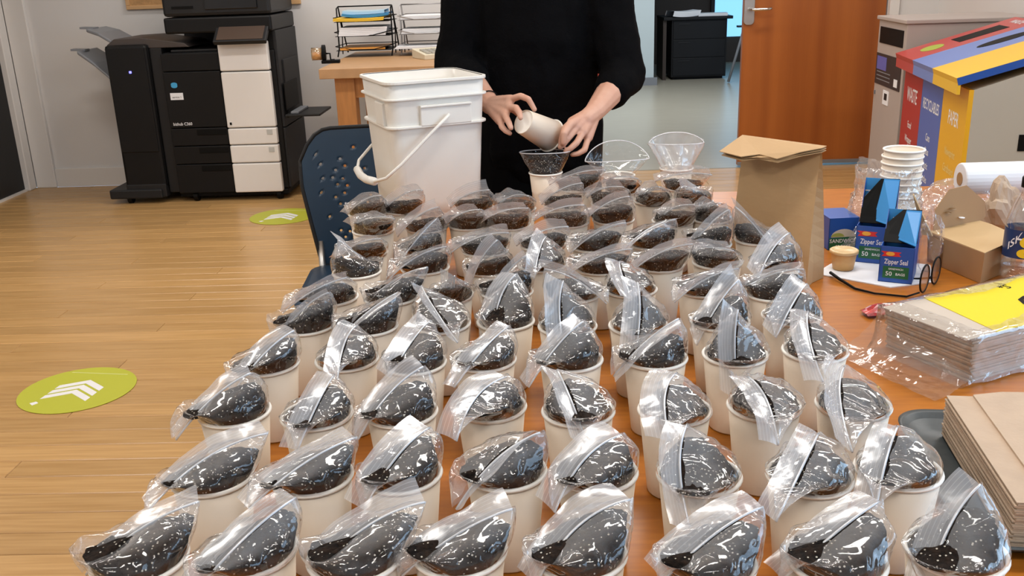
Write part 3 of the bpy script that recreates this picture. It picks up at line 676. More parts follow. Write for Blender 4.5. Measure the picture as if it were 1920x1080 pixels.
# ------------------------------------------------------------------ cork board, back desk and its things
cb = empty('cork_board', (-2.1, YB, 1.5), 0, 'cork board in a pale wood frame above the photocopier', 'cork board')
box('cork', (-.575, -.012, -.30), (.535, 0, .45), M_cork, cb)
for lo, hi in (((-.60, -.022, -.325), (.56, 0, -.30)), ((-.60, -.022, .45), (.56, 0, .475)), ((-.60, -.022, -.30), (-.575, 0, .45)), ((.535, -.022, -.30), (.56, 0, .45))): box('frame_rail', lo, hi, M_corkfr, cb, bevel=.003)
DZ = .86; dk = empty('side_desk', (-1.2, 5.36, 0), 0, 'wooden side desk along the wall holding letter trays', 'desk')
box('desktop', (0, 0, DZ - .055), (1.35, 1.15, DZ), M_deskw, dk, bevel=.004)
for x in (.07, 1.18):
    for y in (.06, .98): box('leg', (x, y, 0), (x + .11, y + .11, DZ - .055), M_deskd, dk, bevel=.004)
box('apron', (.18, .08, DZ - .17), (1.18, .10, DZ - .055), M_deskd, dk); box('apron', (.09, .17, DZ - .17), (.11, .98, DZ - .055), M_deskd, dk)
def letter_tray(x, y, m, label, shelves=3):
    e = empty('letter_tray', (x, y, DZ), math.radians(-3), label, 'letter tray', 'wire letter trays on the side desk')
    W, D = .34, .27
    for sx in (0, W):
        MB().tube([(sx, 0, .004), (sx, .05, .05), (sx, .06, .29), (sx, .10, .30), (sx, D, .01)], .0045, 6).build('side_frame', m, e, True)
        MB().tube([(sx, .10, .30), (sx, .16, .15), (sx, .13, .01)], .0035, 6).build('brace', m, e, True)
    MB().tube([(0, .10, .30), (W, .10, .30)], .0045, 6).build('cross_bar', m, e, True)
    for k_ in range(shelves):
        z = .04 + k_ * .085
        sh = MB().box((0, -.03, z), (W, .24, z + .003)).build('shelf', m, e)
        MB().tube([(0, -.035, z + .028), (W * .3, -.035, z + .006), (W * .7, -.035, z + .006), (W, -.035, z + .028), (W, .24, z + .028), (0, .24, z + .028)], .003, 6, closed=True).build('shelf_wire', m, sh, True)
    return e
lt1 = letter_tray(-1.235, 6.10, M_black, 'black wire three-tier letter tray full of coloured folders')
M_silver = mat('silver_wire', (.35, .34, .34), .4, metal=.8)
lt2 = letter_tray(-.84, 6.10, M_silver, 'silver wire three-tier letter tray beside the person in black')
M_or = mat('folder_orange', (.70, .30, .05), .5); M_ye = mat('folder_yellow', (.78, .48, .03), .5); M_bf = mat('folder_blue', (.04, .22, .46), .45); M_lb = mat('clear_blue_sleeve', (.42, .62, .74), .3)
def sheets(x, y, z, wx, wy, h, m, rz, name, label, cat, n=1, sag=0):
    e = empty(name, (x, y, z), rz, label, cat); 
    for k_ in range(n):
        MB().loft([[(wx * (i / 8 - .5) + .003 * k_, yy, k_ * h / n + dz + sag * (abs(i - 4) / 4) ** 2) for i in range(9)] for yy, dz in ((-wy / 2, 0), (-wy / 2, h / n * .9), (wy / 2, h / n * .9), (wy / 2, 0))] , closed=False, caps=False).build('sheet', m, e)
    return e
sheets(-1.07, 6.21, DZ + .045, .28, .30, .014, M_or, 0, 'document_folder', 'orange folder on the lowest black tray shelf', 'folder', 1)
sheets(-1.07, 6.20, DZ + .130, .29, .30, .050, M_paper, .03, 'paper_pile', 'thick pile of white paper on middle black tray shelf', 'paper', 5)
sheets(-1.08, 6.19, DZ + .215, .31, .31, .018, M_ye, 0, 'document_folder', 'yellow folder under the blue one on the top black shelf', 'folder', 2, .004)
sheets(-1.05, 6.20, DZ + .234, .29, .24, .016, M_bf, .05, 'document_folder', 'blue folder on top of the yellow one in black tray', 'folder', 2, .012)
sheets(-1.06, 6.22, DZ + .252, .26, .22, .020, M_lb, .02, 'plastic_sleeve', 'pale blue clear sleeve at the top of the black tray', 'folder', 1, .006)
for z, h, lb_ in ((.045, .014, 'lowest'), (.130, .03, 'middle'), (.215, .022, 'top')):
    sheets(-.68 - (.04 if h < .02 else 0), 6.19 - (.05 if h < .02 else 0), DZ + z, .29, .24, h, M_paper, -.02, 'paper_pile', 'white paper pile on the %s shelf of the silver tray' % lb_, 'paper', 4)
calc = empty('desk_calculator', (-.62, 5.85, DZ), .5, 'cream desk calculator half hidden behind the person in black', 'calculator')
M_cream = mat('cream_plastic', (.66, .60, .46), .5)
MB().loft([[(-.09, -.1, z0), (.09, -.1, z0), (.09, .1, z1), (-.09, .1, z1)] for z0, z1 in ((0, 0), (.03, .055))]).build('case', M_cream, calc, bevel=.004)
for i in range(4):
    for j in range(4): box('key', (-.07 + i * .036, -.085 + j * .03, .034 + j * .004), (-.043 + i * .036, -.063 + j * .03, .042 + j * .004), M_bing, calc)
shp = empty('pencil_sharpener', (-1.235, 5.72, DZ), .1, 'hand crank pencil sharpener clamped at the side desk corner', 'sharpener')
MB().loft([[(-.075 + dx, .026 * math.cos(a), .055 + .036 * math.sin(a)) for a in [2 * math.pi * k_ / 20 for k_ in range(20)]] for dx in (0, .06)]).build('shavings_drum', film('amber_plastic', haze=.12, gloss=.15, tint=(.95, .75, .45), bump=0), shp, True)
MB().loft([[(-.07 + dx, .022 * math.cos(a), .042 + .022 * math.sin(a)) for a in [2 * math.pi * k_ / 16 for k_ in range(16)]] for dx in (0, .05)]).build('shavings', mat('shavings_tan', (.75, .45, .10), .8, var=.3, scale=80), shp, True)
MB().loft([[(-.015 + dx, .030 * math.cos(a), .055 + .050 * math.sin(a)) for a in [2 * math.pi * k_ / 20 for k_ in range(20)]] for dx in (0, .022)]).build('end_housing', M_black, shp, bevel=.003)
MB().tube([(.007, 0, .055), (.03, 0, .055), (.032, 0, .02), (.055, 0, .018)], .005, 8).build('crank', M_black, shp, True)
box('clamp_foot', (-.02, -.03, 0), (.085, .03, .018), M_black, shp, bevel=.003)

# ------------------------------------------------------------------ recycling station and document console
st = empty('recycling_station', (1.673, 3.839, 0), -math.atan2(.149, 1.079), 'three-stream recycling station with red, blue and yellow fronts', 'recycling bin')
# local: +y runs along the front to the far end, +x goes back to the wall, front faces -x
SL, SD, SF, SB = 1.09, .50, .86, 1.02
box('side_cabinet', (.03, .0, .02), (SD, .012, SF - .02), M_bing, st)
MB().loft([[(.03, y, .02), (SD, y, .02), (SD, y, SB - .02), (.03, y, SF - .02)] for y in (.013, SL)]).build('cabinet_body', M_bing, st)
sp = MB().loft([[(.03, y, SF - .02), (SD, y, SF - .02), (SD, y, SB - .02)] for y in (0, .012)]).build('side_gusset', M_bing, st)
box('side_slot', (.215, -.003, .60), (.46, .001, .665), M_black, st)
box('plinth', (.05, .02, 0), (SD, SL - .02, .02), M_dgrey, st)
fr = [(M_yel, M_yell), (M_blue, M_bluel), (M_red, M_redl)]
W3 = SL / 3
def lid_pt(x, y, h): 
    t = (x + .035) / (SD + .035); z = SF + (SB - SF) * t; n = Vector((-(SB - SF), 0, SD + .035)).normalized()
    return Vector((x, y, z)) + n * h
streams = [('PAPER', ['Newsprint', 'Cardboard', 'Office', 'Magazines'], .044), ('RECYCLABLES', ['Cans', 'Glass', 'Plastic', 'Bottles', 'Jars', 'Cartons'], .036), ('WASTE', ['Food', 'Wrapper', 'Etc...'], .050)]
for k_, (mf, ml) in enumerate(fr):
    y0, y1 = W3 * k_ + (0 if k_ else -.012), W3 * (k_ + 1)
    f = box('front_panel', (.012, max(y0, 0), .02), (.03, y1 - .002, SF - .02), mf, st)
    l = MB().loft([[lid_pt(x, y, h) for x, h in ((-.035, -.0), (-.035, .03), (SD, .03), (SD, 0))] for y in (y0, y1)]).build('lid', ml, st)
    box('lid_lip', (-.037, y0, SF - .035), (-.025, y1, SF + .028), ml, st)
    yc = (y0 + y1) / 2
    if k_ == 1: ol = [(.30 + .115 * math.cos(a), yc + .055 * math.sin(a)) for a in [2 * math.pi * q_ / 24 for q_ in range(24)]]
    elif k_ == 2: ol = [(.19, yc - .075), (.40, yc - .075), (.40, yc + .075), (.19, yc + .075)]
    else: ol = [(.28, yc - .05), (.42, yc - .05), (.42, yc + .05), (.28, yc + .05)]
    MB().loft([[lid_pt(a, b, h) for a, b in ol] for h in (.029, .0312)]).build('opening', M_black, l)
    t1, ls, sz = streams[k_]
    tf = lambda x, y, z0: (.0115, yc - x, z0 + y)
    text_part(t1, sz * 1.25, 'lettering', M_paper, f, lambda x, y: tf(x, y * 1.5, .70))
    for q_, tx in enumerate(ls): text_part(tx, .036, 'small_lettering', M_paper if k_ != 0 else mat('lettering_cream', (.85, .66, .25), .5), f, lambda x, y: tf(x, y * 1.3, .56 - q_ * (.062 if k_ == 1 else .07)))
    text_part(t1, .05, 'lid_lettering', M_paper, l, lambda x, y: tuple(lid_pt(.455 + y, yc - x, .031)))
    if k_ == 2:
        MB().loft([[lid_pt(.09 + .05 * math.cos(a), yc + .07 * math.sin(a), h) for a in [2 * math.pi * q_ / 20 for q_ in range(20)]] for h in (.03, .0315)]).build('lid_sticker', mat('sticker_lime', (.35, .42, .05), .5), l)
MB().loft([[lid_pt(x, y, h) for x, h in ((-.034, .0), (-.034, .029), (SD, .029), (SD, 0))] for y in (-.0135, -.0122)]).build('lid_side_trim', M_dblue, st)
cns = empty('document_console', (1.86, 5.02, 0), -.05, 'tall grey document bin behind the recycling station', 'bin')
box('cabinet', (0, 0, .03), (.62, .48, 1.02), M_cong, cns, bevel=.004); box('cap', (-.012, -.012, 1.02), (.63, .49, 1.04), M_cong, cns, bevel=.004); box('plinth', (.03, .02, 0), (.6, .46, .03), M_dgrey, cns)
box('slot', (-.003, .04, .90), (.002, .44, .985), M_black, cns)
lb = box('notice', (-.0025, .03, .68), (.001, .47, .845), mat('notice_black', (.03, .02, .02), .5), cns)
box('notice_title', (-.0035, .28, .76), (-.002, .45, .83), mat('notice_violet', (.12, .12, .42), .5), lb); box('notice_box', (-.0035, .07, .695), (-.002, .13, .735), M_paper, lb)
for q_ in range(3): box('notice_line', (-.0035, .20, .745 - q_ * .02), (-.002, .44, .750 - q_ * .02), M_ggrey, lb)
box('sticker', (-.0025, .20, .585), (.001, .30, .66), M_paper, cns); box('sticker_mark', (-.003, .225, .61), (-.002, .275, .645), M_dgrey, cns)
box('lock', (-.006, .445, .62), (.001, .46, .64), M_ggrey, cns)

# ------------------------------------------------------------------ things in the space beyond the doorway
cab = empty('desk_pedestal', (1.62, 11.9, 0), .0, 'black desk pedestal seen through the doorway', 'cabinet')
box('body', (0, 0, .03), (.66, .6, .70), M_blackpl, cab, bevel=.006); box('top', (-.10, -.04, .70), (.72, .65, .735), M_blackpl, cab, bevel=.004); box('plinth', (.03, .04, 0), (.63, .58, .03), M_black, cab)
for k_ in range(3): d = box('drawer', (.02, -.012, .05 + k_ * .215), (.64, 0, .255 + k_ * .215), M_blackpl, cab, bevel=.003); box('handle', (.08, -.022, .22 + k_ * .215), (.22, -.012, .23 + k_ * .215), M_dgrey, d)
box('side_leg', (-.10, 0, 0), (-.06, .6, .70), M_dbrown, cab)
sheets(1.76, 12.0, .736, .34, .25, .06, M_paper, .25, 'paper_pile', 'untidy white paper pile on the black pedestal beyond the doorway', 'paper', 6, .012)
sheets(2.12, 12.02, .736, .34, .25, .03, M_paper, -.1, 'paper_pile', 'flat white papers at the edge of the black pedestal', 'paper', 3)
esl = empty('folding_easel', (2.40, 11.5, 0), 0, 'grey metal folding stand leaning beside the black pedestal', 'stand')
MB().tube([(-.17, -.05, .01), (.10, .05, .95)], .016, 8).build('leg', M_ggrey, esl, True); MB().tube([(.38, .0, .01), (.10, .05, .95)], .016, 8).build('leg', M_ggrey, esl, True); MB().tube([(.10, .5, .01), (.10, .05, .95)], .016, 8).build('leg', M_ggrey, esl, True)
MB().tube([(-.06, 0, .42), (.26, 0, .42)], .010, 6).build('brace', M_dgrey, esl, True); box('ledge', (-.08, -.03, .62), (.28, .05, .64), M_dgrey, esl)

# ------------------------------------------------------------------ kraft paper bag
bgA = Vector((-.80, .60, 0)).normalized(); bgB = Vector((.60, .80, 0)).normalized(); FR = Vector((.512, 1.778, T + .0008))
pbg = empty('paper_bag', tuple(FR), 0, 'upright brown paper lunch bag with its top folded over', 'paper bag')
def bg(a, b, z): return tuple(bgA * a + bgB * b + Vector((0, 0, z)))
W_, D_, H_ = .165, .088, .262
rings = []
for i in range(14):
    t = i / 13; z = H_ * t; d_ = D_ * (1 - .93 * t ** 1.4); o2 = (D_ - d_) * .45; gx = .030 * min(1, t * 1.3) * (1 - .3 * t) if t > .12 else .006
    bul = .006 * math.sin(math.pi * t); w0 = .004 * t; 
    ring = [bg(w0, o2, z), bg(W_ * .33, o2 - bul, z), bg(W_ * .66, o2 - bul * .7, z), bg(W_ - w0, o2, z), bg(W_ - gx, o2 + d_ * .5, z), bg(W_ - w0, o2 + d_, z), bg(W_ * .5, o2 + d_ + bul, z), bg(w0, o2 + d_, z), bg(gx, o2 + d_ * .5, z)]
    rings.append(ring)
MB().loft(rings).build('bag_body', M_kraft, pbg)
ft = D_ * .93 * .45
fold = MB()
for k_, (lz, ex, ey) in enumerate(((0, 0, 0), (.004, .004, .006), (.008, -.003, -.004))):
    o1 = [(-.004, ft + .006), (W_ + .002, ft + .006), (W_ + .012 - ex, ft - .062 + ey), (W_ * .78, ft - .074 + ey), (W_ * .62, ft - .058 - ey), (W_ * .4, ft - .052 + ey), (W_ * .18, ft - .030), (.0, ft - .008)]
    zz = [.002, .010, -.012, -.016, -.013, -.018, -.006, 0]
    fold.loft([[bg(a, b, H_ + lz + z_ + h) for (a, b), z_ in zip(o1, zz)] for h in (0, .0012)])
fold.build('folded_top', M_kraft, pbg)

# ------------------------------------------------------------------ stack of spare cups in a clear sleeve
SC = Vector((.795, 2.10, T + .0006)); nst = 8
PLC = ['topmost', 'second from top', 'third from top', 'fourth from top', 'fifth from top', 'sixth from top', 'seventh from top', 'lowest']
for k_ in range(nst): make_cup(SC + Vector((.0012 * math.sin(k_ * 2), 0, .0145 * k_)), 'white paper cup, %s of the stack in the clear sleeve' % PLC[nst - 1 - k_], 'nested spare paper cups')
def crumple(name, c, sx, sy, sz, m, label, cat, seed=0, amp=.35, nu=40, nv=22, sq=1.0, freq=16):
    e = bpy.data.objects.new(name, None)
    b = MB(); rings = []
    for i in range(nv):
        ph_ = math.pi * (i + .5) / nv; rg = []
        for j in range(nu):
            th = 2 * math.pi * j / nu; d = Vector((math.sin(ph_) * math.cos(th), math.sin(ph_) * math.sin(th), math.cos(ph_)))
            f = 1 + amp * (fbm(d * .09 + Vector((seed, 0, 0)), freq) + .6 * (abs(fbm(d * .09 + Vector((0, seed, 0)), freq * 2.2)) - .25))
            P = Vector((d.x * sx * f, d.y * sy * f, max(d.z * sz * f, -sz * .82))); rg.append(P)
        rings.append(rg)
    b.loft(rings); o = b.build(name, m, None, False); o.location = (c[0], c[1], c[2] + sz * .82); return tag(o, label, cat)
def sleeve():
    b = MB(); rings = []; N = 44
    for i in range(18):
        t = i / 17; rg = []
        for j in range(N):
            th = 2 * math.pi * j / N; r = .056 + .065 * (1 - t) ** 2 * (.6 + .4 * math.cos(th - 3.6)) + .012 * t
            P = Vector((r * math.cos(th), r * math.sin(th), .004 + .17 * t))
            f = fbm(P + Vector((3, 1, 0)), 22) * .016 + (abs(fbm(P, 50)) - .2) * .016
            P += Vector((math.cos(th), math.sin(th), .5)) * f; P.z = max(P.z, .002); rg.append(P)
        rings.append(rg)
    b.loft(rings, caps=False); o = b.build('clear_sleeve', M_sleeve, None, True); o.location = SC + Vector((-.03, -.0, 0)); tag(o, 'clear crinkled plastic sleeve around the stack of spare cups', 'plastic bag')
sleeve()
crumple('plastic_sack', (1.02, 2.19, T), .12, .07, .065, M_sleeve, 'clear crumpled plastic bag lying behind the open takeout box', 'plastic bag', 4, .35)
# white roll inside the sack
rl = empty('paper_roll', (.95, 2.16, T + .125), 0, 'white paper roll lying on the crumpled clear plastic bag', 'paper roll')
MB().loft([[(dx, .036 * math.cos(a), .036 * math.sin(a)) for a in [2 * math.pi * k_ / 28 for k_ in range(28)]] for dx in (0, .26)]).build('roll', M_paper, rl, bevel=.003)
MB().loft([[(dx, .015 * math.cos(a), .015 * math.sin(a)) for a in [2 * math.pi * k_ / 18 for k_ in range(18)]] for dx in (-.001, .002)]).build('core', M_kraft2, rl)
crumple('crumpled_napkin', (1.005, 2.06, T), .04, .03, .07, M_napkin, 'crumpled tan paper napkin beside the takeout box lid', 'napkin', 11, .6, 26, 16)
# ------------------------------------------------------------------ zip bag boxes
M_boxb = mat('carton_blue', (.018, .085, .36), .4); M_boxl = mat('carton_light_blue', (.03, .26, .62), .4); M_boxg = mat('carton_green', (.012, .12, .045), .4); M_boxr = mat('carton_red', (.65, .03, .03), .4); M_boxin = mat('carton_inside', (.10, .07, .05), .8); M_boxo = mat('carton_orange', (.80, .42, .06), .4)
def zip_box(p0, p1, depth, h, label, torn=.06, face='zip', lean=0):
    """p0, p1: near bottom corners; the carton runs back from them"""
    a = Vector((p1[0] - p0[0], p1[1] - p0[1], 0)); w_ = a.length; a.normalize(); b_ = Vector((-a.y, a.x, 0)); O = Vector((p0[0], p0[1], T + .0008))
    if face == 'zip': O.z += .0022
    e = empty('bag_carton', tuple(O), 0, label, 'box', 'zip bag cartons')
    def q(x, y, z): return a * x + b_ * y + Vector((0, 0, z))
    def slab(nm, pts, nrm, m, t=.0012, par=e): return MB().loft([[q(*p_) for p_ in pts], [q(*(Vector(p_) + Vector(nrm) * t)) for p_ in pts]]).build(nm, m, par)
    f = slab('front_wall', [(0, 0, 0), (w_, 0, 0), (w_, 0, h), (0, 0, h)], (0, 1, 0), M_boxb)
    slab('side_wall', [(0, 0, 0), (0, depth, 0), (0, depth, h + (torn if torn else 0)), (0, depth * .45, h), (0, 0, h)], (1, 0, 0), M_boxb)
    slab('side_wall', [(w_, 0, 0), (w_, depth, 0), (w_, depth, h + (torn if torn else 0)), (w_, depth * .45, h), (w_, 0, h)], (-1, 0, 0), M_boxb)
    slab('back_wall', [(0, depth, 0), (w_, depth, 0), (w_, depth, h + torn), (0, depth, h + torn)], (0, -1, 0), M_boxl if torn else M_boxb)
    slab('bottom_wall', [(0, 0, 0), (w_, 0, 0), (w_, depth, 0), (0, depth, 0)], (0, 0, 1), M_boxb)
    if torn:
        slab('inner_bags', [(.004, .004, h * .5), (w_ - .004, .004, h * .5), (w_ - .004, depth - .004, h * .5), (.004, depth - .004, h * .5)], (0, 0, 1), M_boxin)
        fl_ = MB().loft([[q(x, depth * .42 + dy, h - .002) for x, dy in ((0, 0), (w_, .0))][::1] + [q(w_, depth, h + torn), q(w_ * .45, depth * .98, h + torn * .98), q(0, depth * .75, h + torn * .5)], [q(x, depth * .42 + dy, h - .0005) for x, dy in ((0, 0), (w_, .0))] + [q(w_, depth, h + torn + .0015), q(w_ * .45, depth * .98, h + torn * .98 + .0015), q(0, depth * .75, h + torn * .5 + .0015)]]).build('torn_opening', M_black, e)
        slab('torn_flap', [(w_ * .4, depth * .5, h + .004), (w_, depth * .15, h), (w_, depth * .9, h + torn * 1.0), (w_ * .55, depth * .9, h + torn)], (0, 0, 1), M_boxl)
        text_part('ZIPPER', torn * .26, 'flap_lettering', M_paper, e, lambda x, y: tuple(q(w_ * .5 + x, depth - .0013 - .002, h + torn * .6 + y)))
    else: slab('lid', [(0, 0, h), (w_, 0, h), (w_, depth, h), (0, depth, h)], (0, 0, 1), M_boxb)
    def ft_(x, y, d=.0004): return tuple(q(x, -d, y))
    def fp(nm, pts, m, d=.0004): return MB().loft([[ft_(x, y, dd) for x, y in pts] for dd in (0, d)]).build(nm, m, f)
    if face == 'zip':
        fp('green_panel', [(w_ * .12, h * .12), (w_ * .88, h * .12), (w_ * .88, h * .45), (w_ * .12, h * .45)], M_boxg)
        fp('ribbon', [(w_ * .02, h * .86), (w_ * .12, h * .80), (w_ * .05, h * .72), (w_ * .62, h * .74), (w_ * .55, h * .80), (w_ * .62, h * .86)], M_boxr)
        fp('sun_mark', [(w_ * .30 + w_ * .13 * math.cos(k_), h * .80 + h * .055 * math.sin(k_)) for k_ in [math.pi * 2 * j / 14 for j in range(14)]], M_boxo, .0008)
        text_part('Zipper Seal', h * .155, 'lettering', M_paper, f, lambda x, y: ft_(w_ * .49 + x * .86 * w_ / .058 * (.066 / max(h, .06)), h * .58 + y * 1.25, .0009))
        text_part('SANDWICH', h * .07, 'lettering', M_paper, f, lambda x, y: ft_(w_ * .5 + x, h * .38 + y, .0009))
        text_part('50', h * .17, 'lettering', M_paper, f, lambda x, y: ft_(w_ * .30 + x, h * .24 + y, .0009))
        text_part('BAGS', h * .10, 'lettering', M_paper, f, lambda x, y: ft_(w_ * .64 + x, h * .24 + y, .0009))
    else:
        fp('green_panel', [(w_ * .03, 0), (w_ * .95, 0), (w_ * .93, h * .42), (w_ * .03, h * .38)], M_boxg)
        fp('food_picture', [(w_ * .5 + w_ * .42 * math.cos(k_), h * .40 + h * .26 * max(0, math.sin(k_))) for k_ in [math.pi * j / 14 for j in range(15)]], mat('picture_cream', (.62, .58, .45), .5), .0003)
        fp('lettuce_picture', [(w_ * .30 + w_ * .22 * math.cos(k_), h * .42 + h * .12 * max(0, math.sin(k_))) for k_ in [math.pi * j / 10 for j in range(11)]], mat('picture_green', (.35, .40, .08), .5), .0005)
        text_part('SANDWICH', h * .17, 'lettering', M_paper, f, lambda x, y: ft_(w_ * .5 + x * .95, h * .28 + y, .0009)); text_part('50 BAGS', h * .13, 'lettering', M_paper, f, lambda x, y: ft_(w_ * .5 + x, h * .10 + y, .0009))
    return e
zip_box((.660, 1.812), (.716, 1.785), .085, .072, 'blue zip bag carton with torn top, nearest the eyeglasses', .055)
zip_box((.655, 1.945), (.716, 1.915), .08, .078, 'blue zip bag carton with tall torn flap, middle of the three', .085)
zip_box((.628, 2.04), (.694, 2.045), .09, .070, 'closed blue sandwich bag carton showing a sandwich, behind the dip tub', 0, 'pic')
# loose bag pulled out of the near carton
crumple('loose_zip_bag', (.762, 1.835, T), .022, .028, .075, M_film, 'clear plastic bag hanging out of the torn blue carton', 'bag', 21, .5, 24, 18)
# dip tub
tubp = Pz(1580, 506, T); tub = empty('dip_tub', (tubp.x, tubp.y, T + .0028), 0, 'small clear tub of orange dip with a lid, beside the paper bag', 'food tub')
M_dip = mat('dip_orange', (.72, .42, .16), .5, var=.1, scale=30); M_lid = mat('lid_plastic', (.74, .52, .26), .3, spec=.6)
MB().lathe([(.001, .001), (.0205, .001), (.0255, .034), (.0253, .036), (.001, .036)], 28).build('cup', M_dip, tub, True)
MB().lathe([(.0262, .034), (.0285, .035), (.0285, .040), (.0262, .0415), (.0225, .0405), (.0215, .0385), (.001, .0385)], 28).build('lid', M_lid, tub, True)
ns = Pz(1640, 510, T); MB().prism([(.555, 1.872), (.672, 1.775), (.765, 1.80), (.80, 1.91), (.66, 1.99), (.60, 1.93)], lambda a, b, h: (a - .66, b - 1.87, h), 0, .0022).build('paper_napkin', M_paper, None, loc=(.66, 1.87, T + .0003)); tag(bpy.data.objects['paper_napkin'], 'flat white paper napkin under the blue cartons', 'napkin')
# ------------------------------------------------------------------ eyeglasses, lying upside down
gl = empty('eyeglasses', (.72, 1.75, T), 0, 'black framed eyeglasses with round lenses lying folded open on the table', 'glasses')
G = Vector((.72, 1.75, T))
l1 = Vector((.722, 1.742, T + .029)); l2 = Vector((.762, 1.790, T + .029)); du = (l2 - l1).normalized()
M_lens = film('lens_glass', haze=.03, gloss=.10, rough=.03, bump=0, tint=(.8, .78, .76))
for lc in (l1, l2):
    rp = [lc - G + du * (.0235 * math.cos(a)) + Vector((0, 0, .0265 * math.sin(a))) for a in [2 * math.pi * k_ / 32 for k_ in range(32)]]
    MB().tube(rp, .0018, 6, closed=True).build('frame_rim', M_black, gl, True)
    lo_ = MB(); lo_.loft([rp, [v + Vector((.0006, -.0006, 0)) for v in rp]]); lo_.build('lens', M_lens, gl)
MB().tube([l1 - G + du * .0235 + Vector((0, 0, -.004)), (l1 + l2) / 2 - G + Vector((0, 0, -.008)), l2 - G - du * .0235 + Vector((0, 0, -.004))], .0016, 6).build('bridge', M_black, gl, True)
tp = [l1 - G - du * .022 + Vector((0, 0, -.022)), Pz(1700, 556, T + .003) - G, Pz(1640, 550, T + .003) - G, Pz(1603, 541, T + .003) - G, Pz(1575, 524, T + .006) - G, Pz(1557, 511, T + .010) - G]
MB().tube(tp, [.0018, .002, .002, .0024, .0030, .0032], 8).build('temple', M_black, gl, True)
dv = Vector((.10, .062, 0)); MB().tube([l2 - G + du * .022 + Vector((0, 0, -.020)), l2 - G + Vector((-.03, .03, -.026)), l2 - G + Vector((-.055, .07, -.026))], .0018, 8).build('temple', M_black, gl, True)
# ------------------------------------------------------------------ takeout box
B0 = Vector((.806, 1.942, T + .0008)); e1 = Vector((.043, -.153, 0)); e2 = Vector((.103, .085, 0)) * 1.02; TH_ = .062
tk = empty('takeout_box', tuple(B0), 0, 'open brown card takeout box with its lid standing up', 'takeout box')
def tq(u, v, z, sp=.06): return tuple(e1 * (u + (u - .5) * sp * z / TH_) + e2 * (v + (v - .5) * sp * z / TH_) + Vector((0, 0, z)))
def wl(nm, pts, m, off): return MB().loft([[Vector(tq(*p_)) for p_ in pts], [Vector(tq(*p_)) + Vector(off) for p_ in pts]]).build(nm, m, tk)
wl('side_wall', [(0, 0, 0), (1, 0, 0), (1, 0, TH_), (0, 0, TH_)], M_kraft2, (.0015, .001, 0)); wl('side_wall', [(1, 0, 0), (1, 1, 0), (1, 1, TH_), (1, 0, TH_)], M_kraft2, (0, .0015, 0))
wl('side_wall', [(0, 1, 0), (1, 1, 0), (1, 1, TH_), (0, 1, TH_)], M_kraft2, (-.0015, 0, 0)); wl('side_wall', [(0, 0, 0), (0, 1, 0), (0, 1, TH_), (0, 0, TH_)], M_kraft2, (0, -.0015, 0))
wl('bottom_wall', [(0, 0, 0), (1, 0, 0), (1, 1, 0), (0, 1, 0)], M_kraft2, (0, 0, .0015))
wl('inner_flap', [(0.02, 0.02, TH_), (1, 0, TH_), (1, .98, TH_ + .004), (.5, 1.0, TH_ + .009), (.02, .95, TH_ + .010)], M_kin, (0, 0, .0015))
ldd = Vector((.945, .33, 0)).normalized(); ldb = Vector((-.33, .945, 0)).normalized()
lpts = [(.008, TH_), (.012, .108), (.046, .146), (.090, .150), (.138, .112), (.140, .080), (.125, TH_)]
MB().loft([[ldd * x + ldb * (.12 * (z - TH_) + o_) + Vector((0, 0, z)) for x, z in lpts] for o_ in (0, .0016)]).build('lid', M_kraft2, tk)
wl('lid_side_flap', [(-.03, -.10, TH_ - .004), (-.12, -.22, TH_ + .082), (-.05, -.30, TH_ + .084), (.12, -.05, TH_ - .002)], M_kin, (.003, .002, 0))
wl('tuck_tab', [(.05, -.012, TH_ - .004), (.30, -.016, TH_ - .008), (.26, -.05, TH_ * .12), (.06, -.04, TH_ * .18)], M_kraft2, (-.001, -.0008, 0))
wl('tuck_tab', [(.02, .62, TH_ + .010), (.05, .95, TH_ + .012), (.10, .97, TH_ + .022), (.06, .60, TH_ + .024)], M_kin, (.0012, .0012, 0))
MB().lathe([(.0005, 0), (.006, 0), (.006, .0012), (.0005, .0012)], 12).build('lid_crumb', M_paper, tk, loc=tuple(ldd * .075 + ldb * -.002 + Vector((0, 0, .085))))
for v_, hh in ((.28, .065), (.36, .072)): MB().lathe([(.0005, 0), (.007, 0), (.005, .001)], 9).build('grease_spot', mat('grease', (.16, .085, .03), .4), tk, loc=tuple(ldd * (v_ * .14) + ldb * -.001 + Vector((0, 0, hh + .035))))
# ------------------------------------------------------------------ drink bottle
bot = empty('drink_bottle', (.925, 1.80, T + .0006), 0, 'clear plastic lemon drink bottle with black cap at the table edge', 'bottle')
bprof = [(.001, .003), (.024, 0), (.031, .004), (.0335, .016), (.0335, .05), (.033, .052), (.033, .108), (.0335, .110), (.0335, .118), (.031, .130), (.024, .152), (.016, .172), (.0125, .182), (.0125, .196)]
MB().lathe(bprof, 36, caps=False).build('bottle_wall', M_bottle, bot, True)
MB().lathe([(.001, .186), (.0155, .186), (.0155, .204), (.0145, .206), (.001, .206)], 28).build('cap', M_black, bot, True)
lbl = MB().lathe([(.0338, .053), (.0338, .108)], 40, caps=False).build('label', mat('label_navy', (.012, .035, .12), .35), bot, True)
def lw_(x, y, r=.0341): a = math.radians(-112) + x / .034; return (r * math.cos(a), r * math.sin(a), .080 + y)
for (cx, cy, rx, ry) in ((.004, .006, .012, .011), (.022, .011, .011, .012), (.002, -.016, .013, .009), (.022, -.013, .013, .011), (.037, 0, .009, .013)):
    g = MB(); ring = [[lw_(cx + rx * k_ * math.cos(a), cy + ry * k_ * math.sin(a), .0342) for a in [2 * math.pi * q_ / 16 for q_ in range(16)]] for k_ in (.05, .5, 1)]
    g.loft(ring, caps=False).build('lemon_picture', mat('lemon', (.85, .58, .02), .4), lbl)
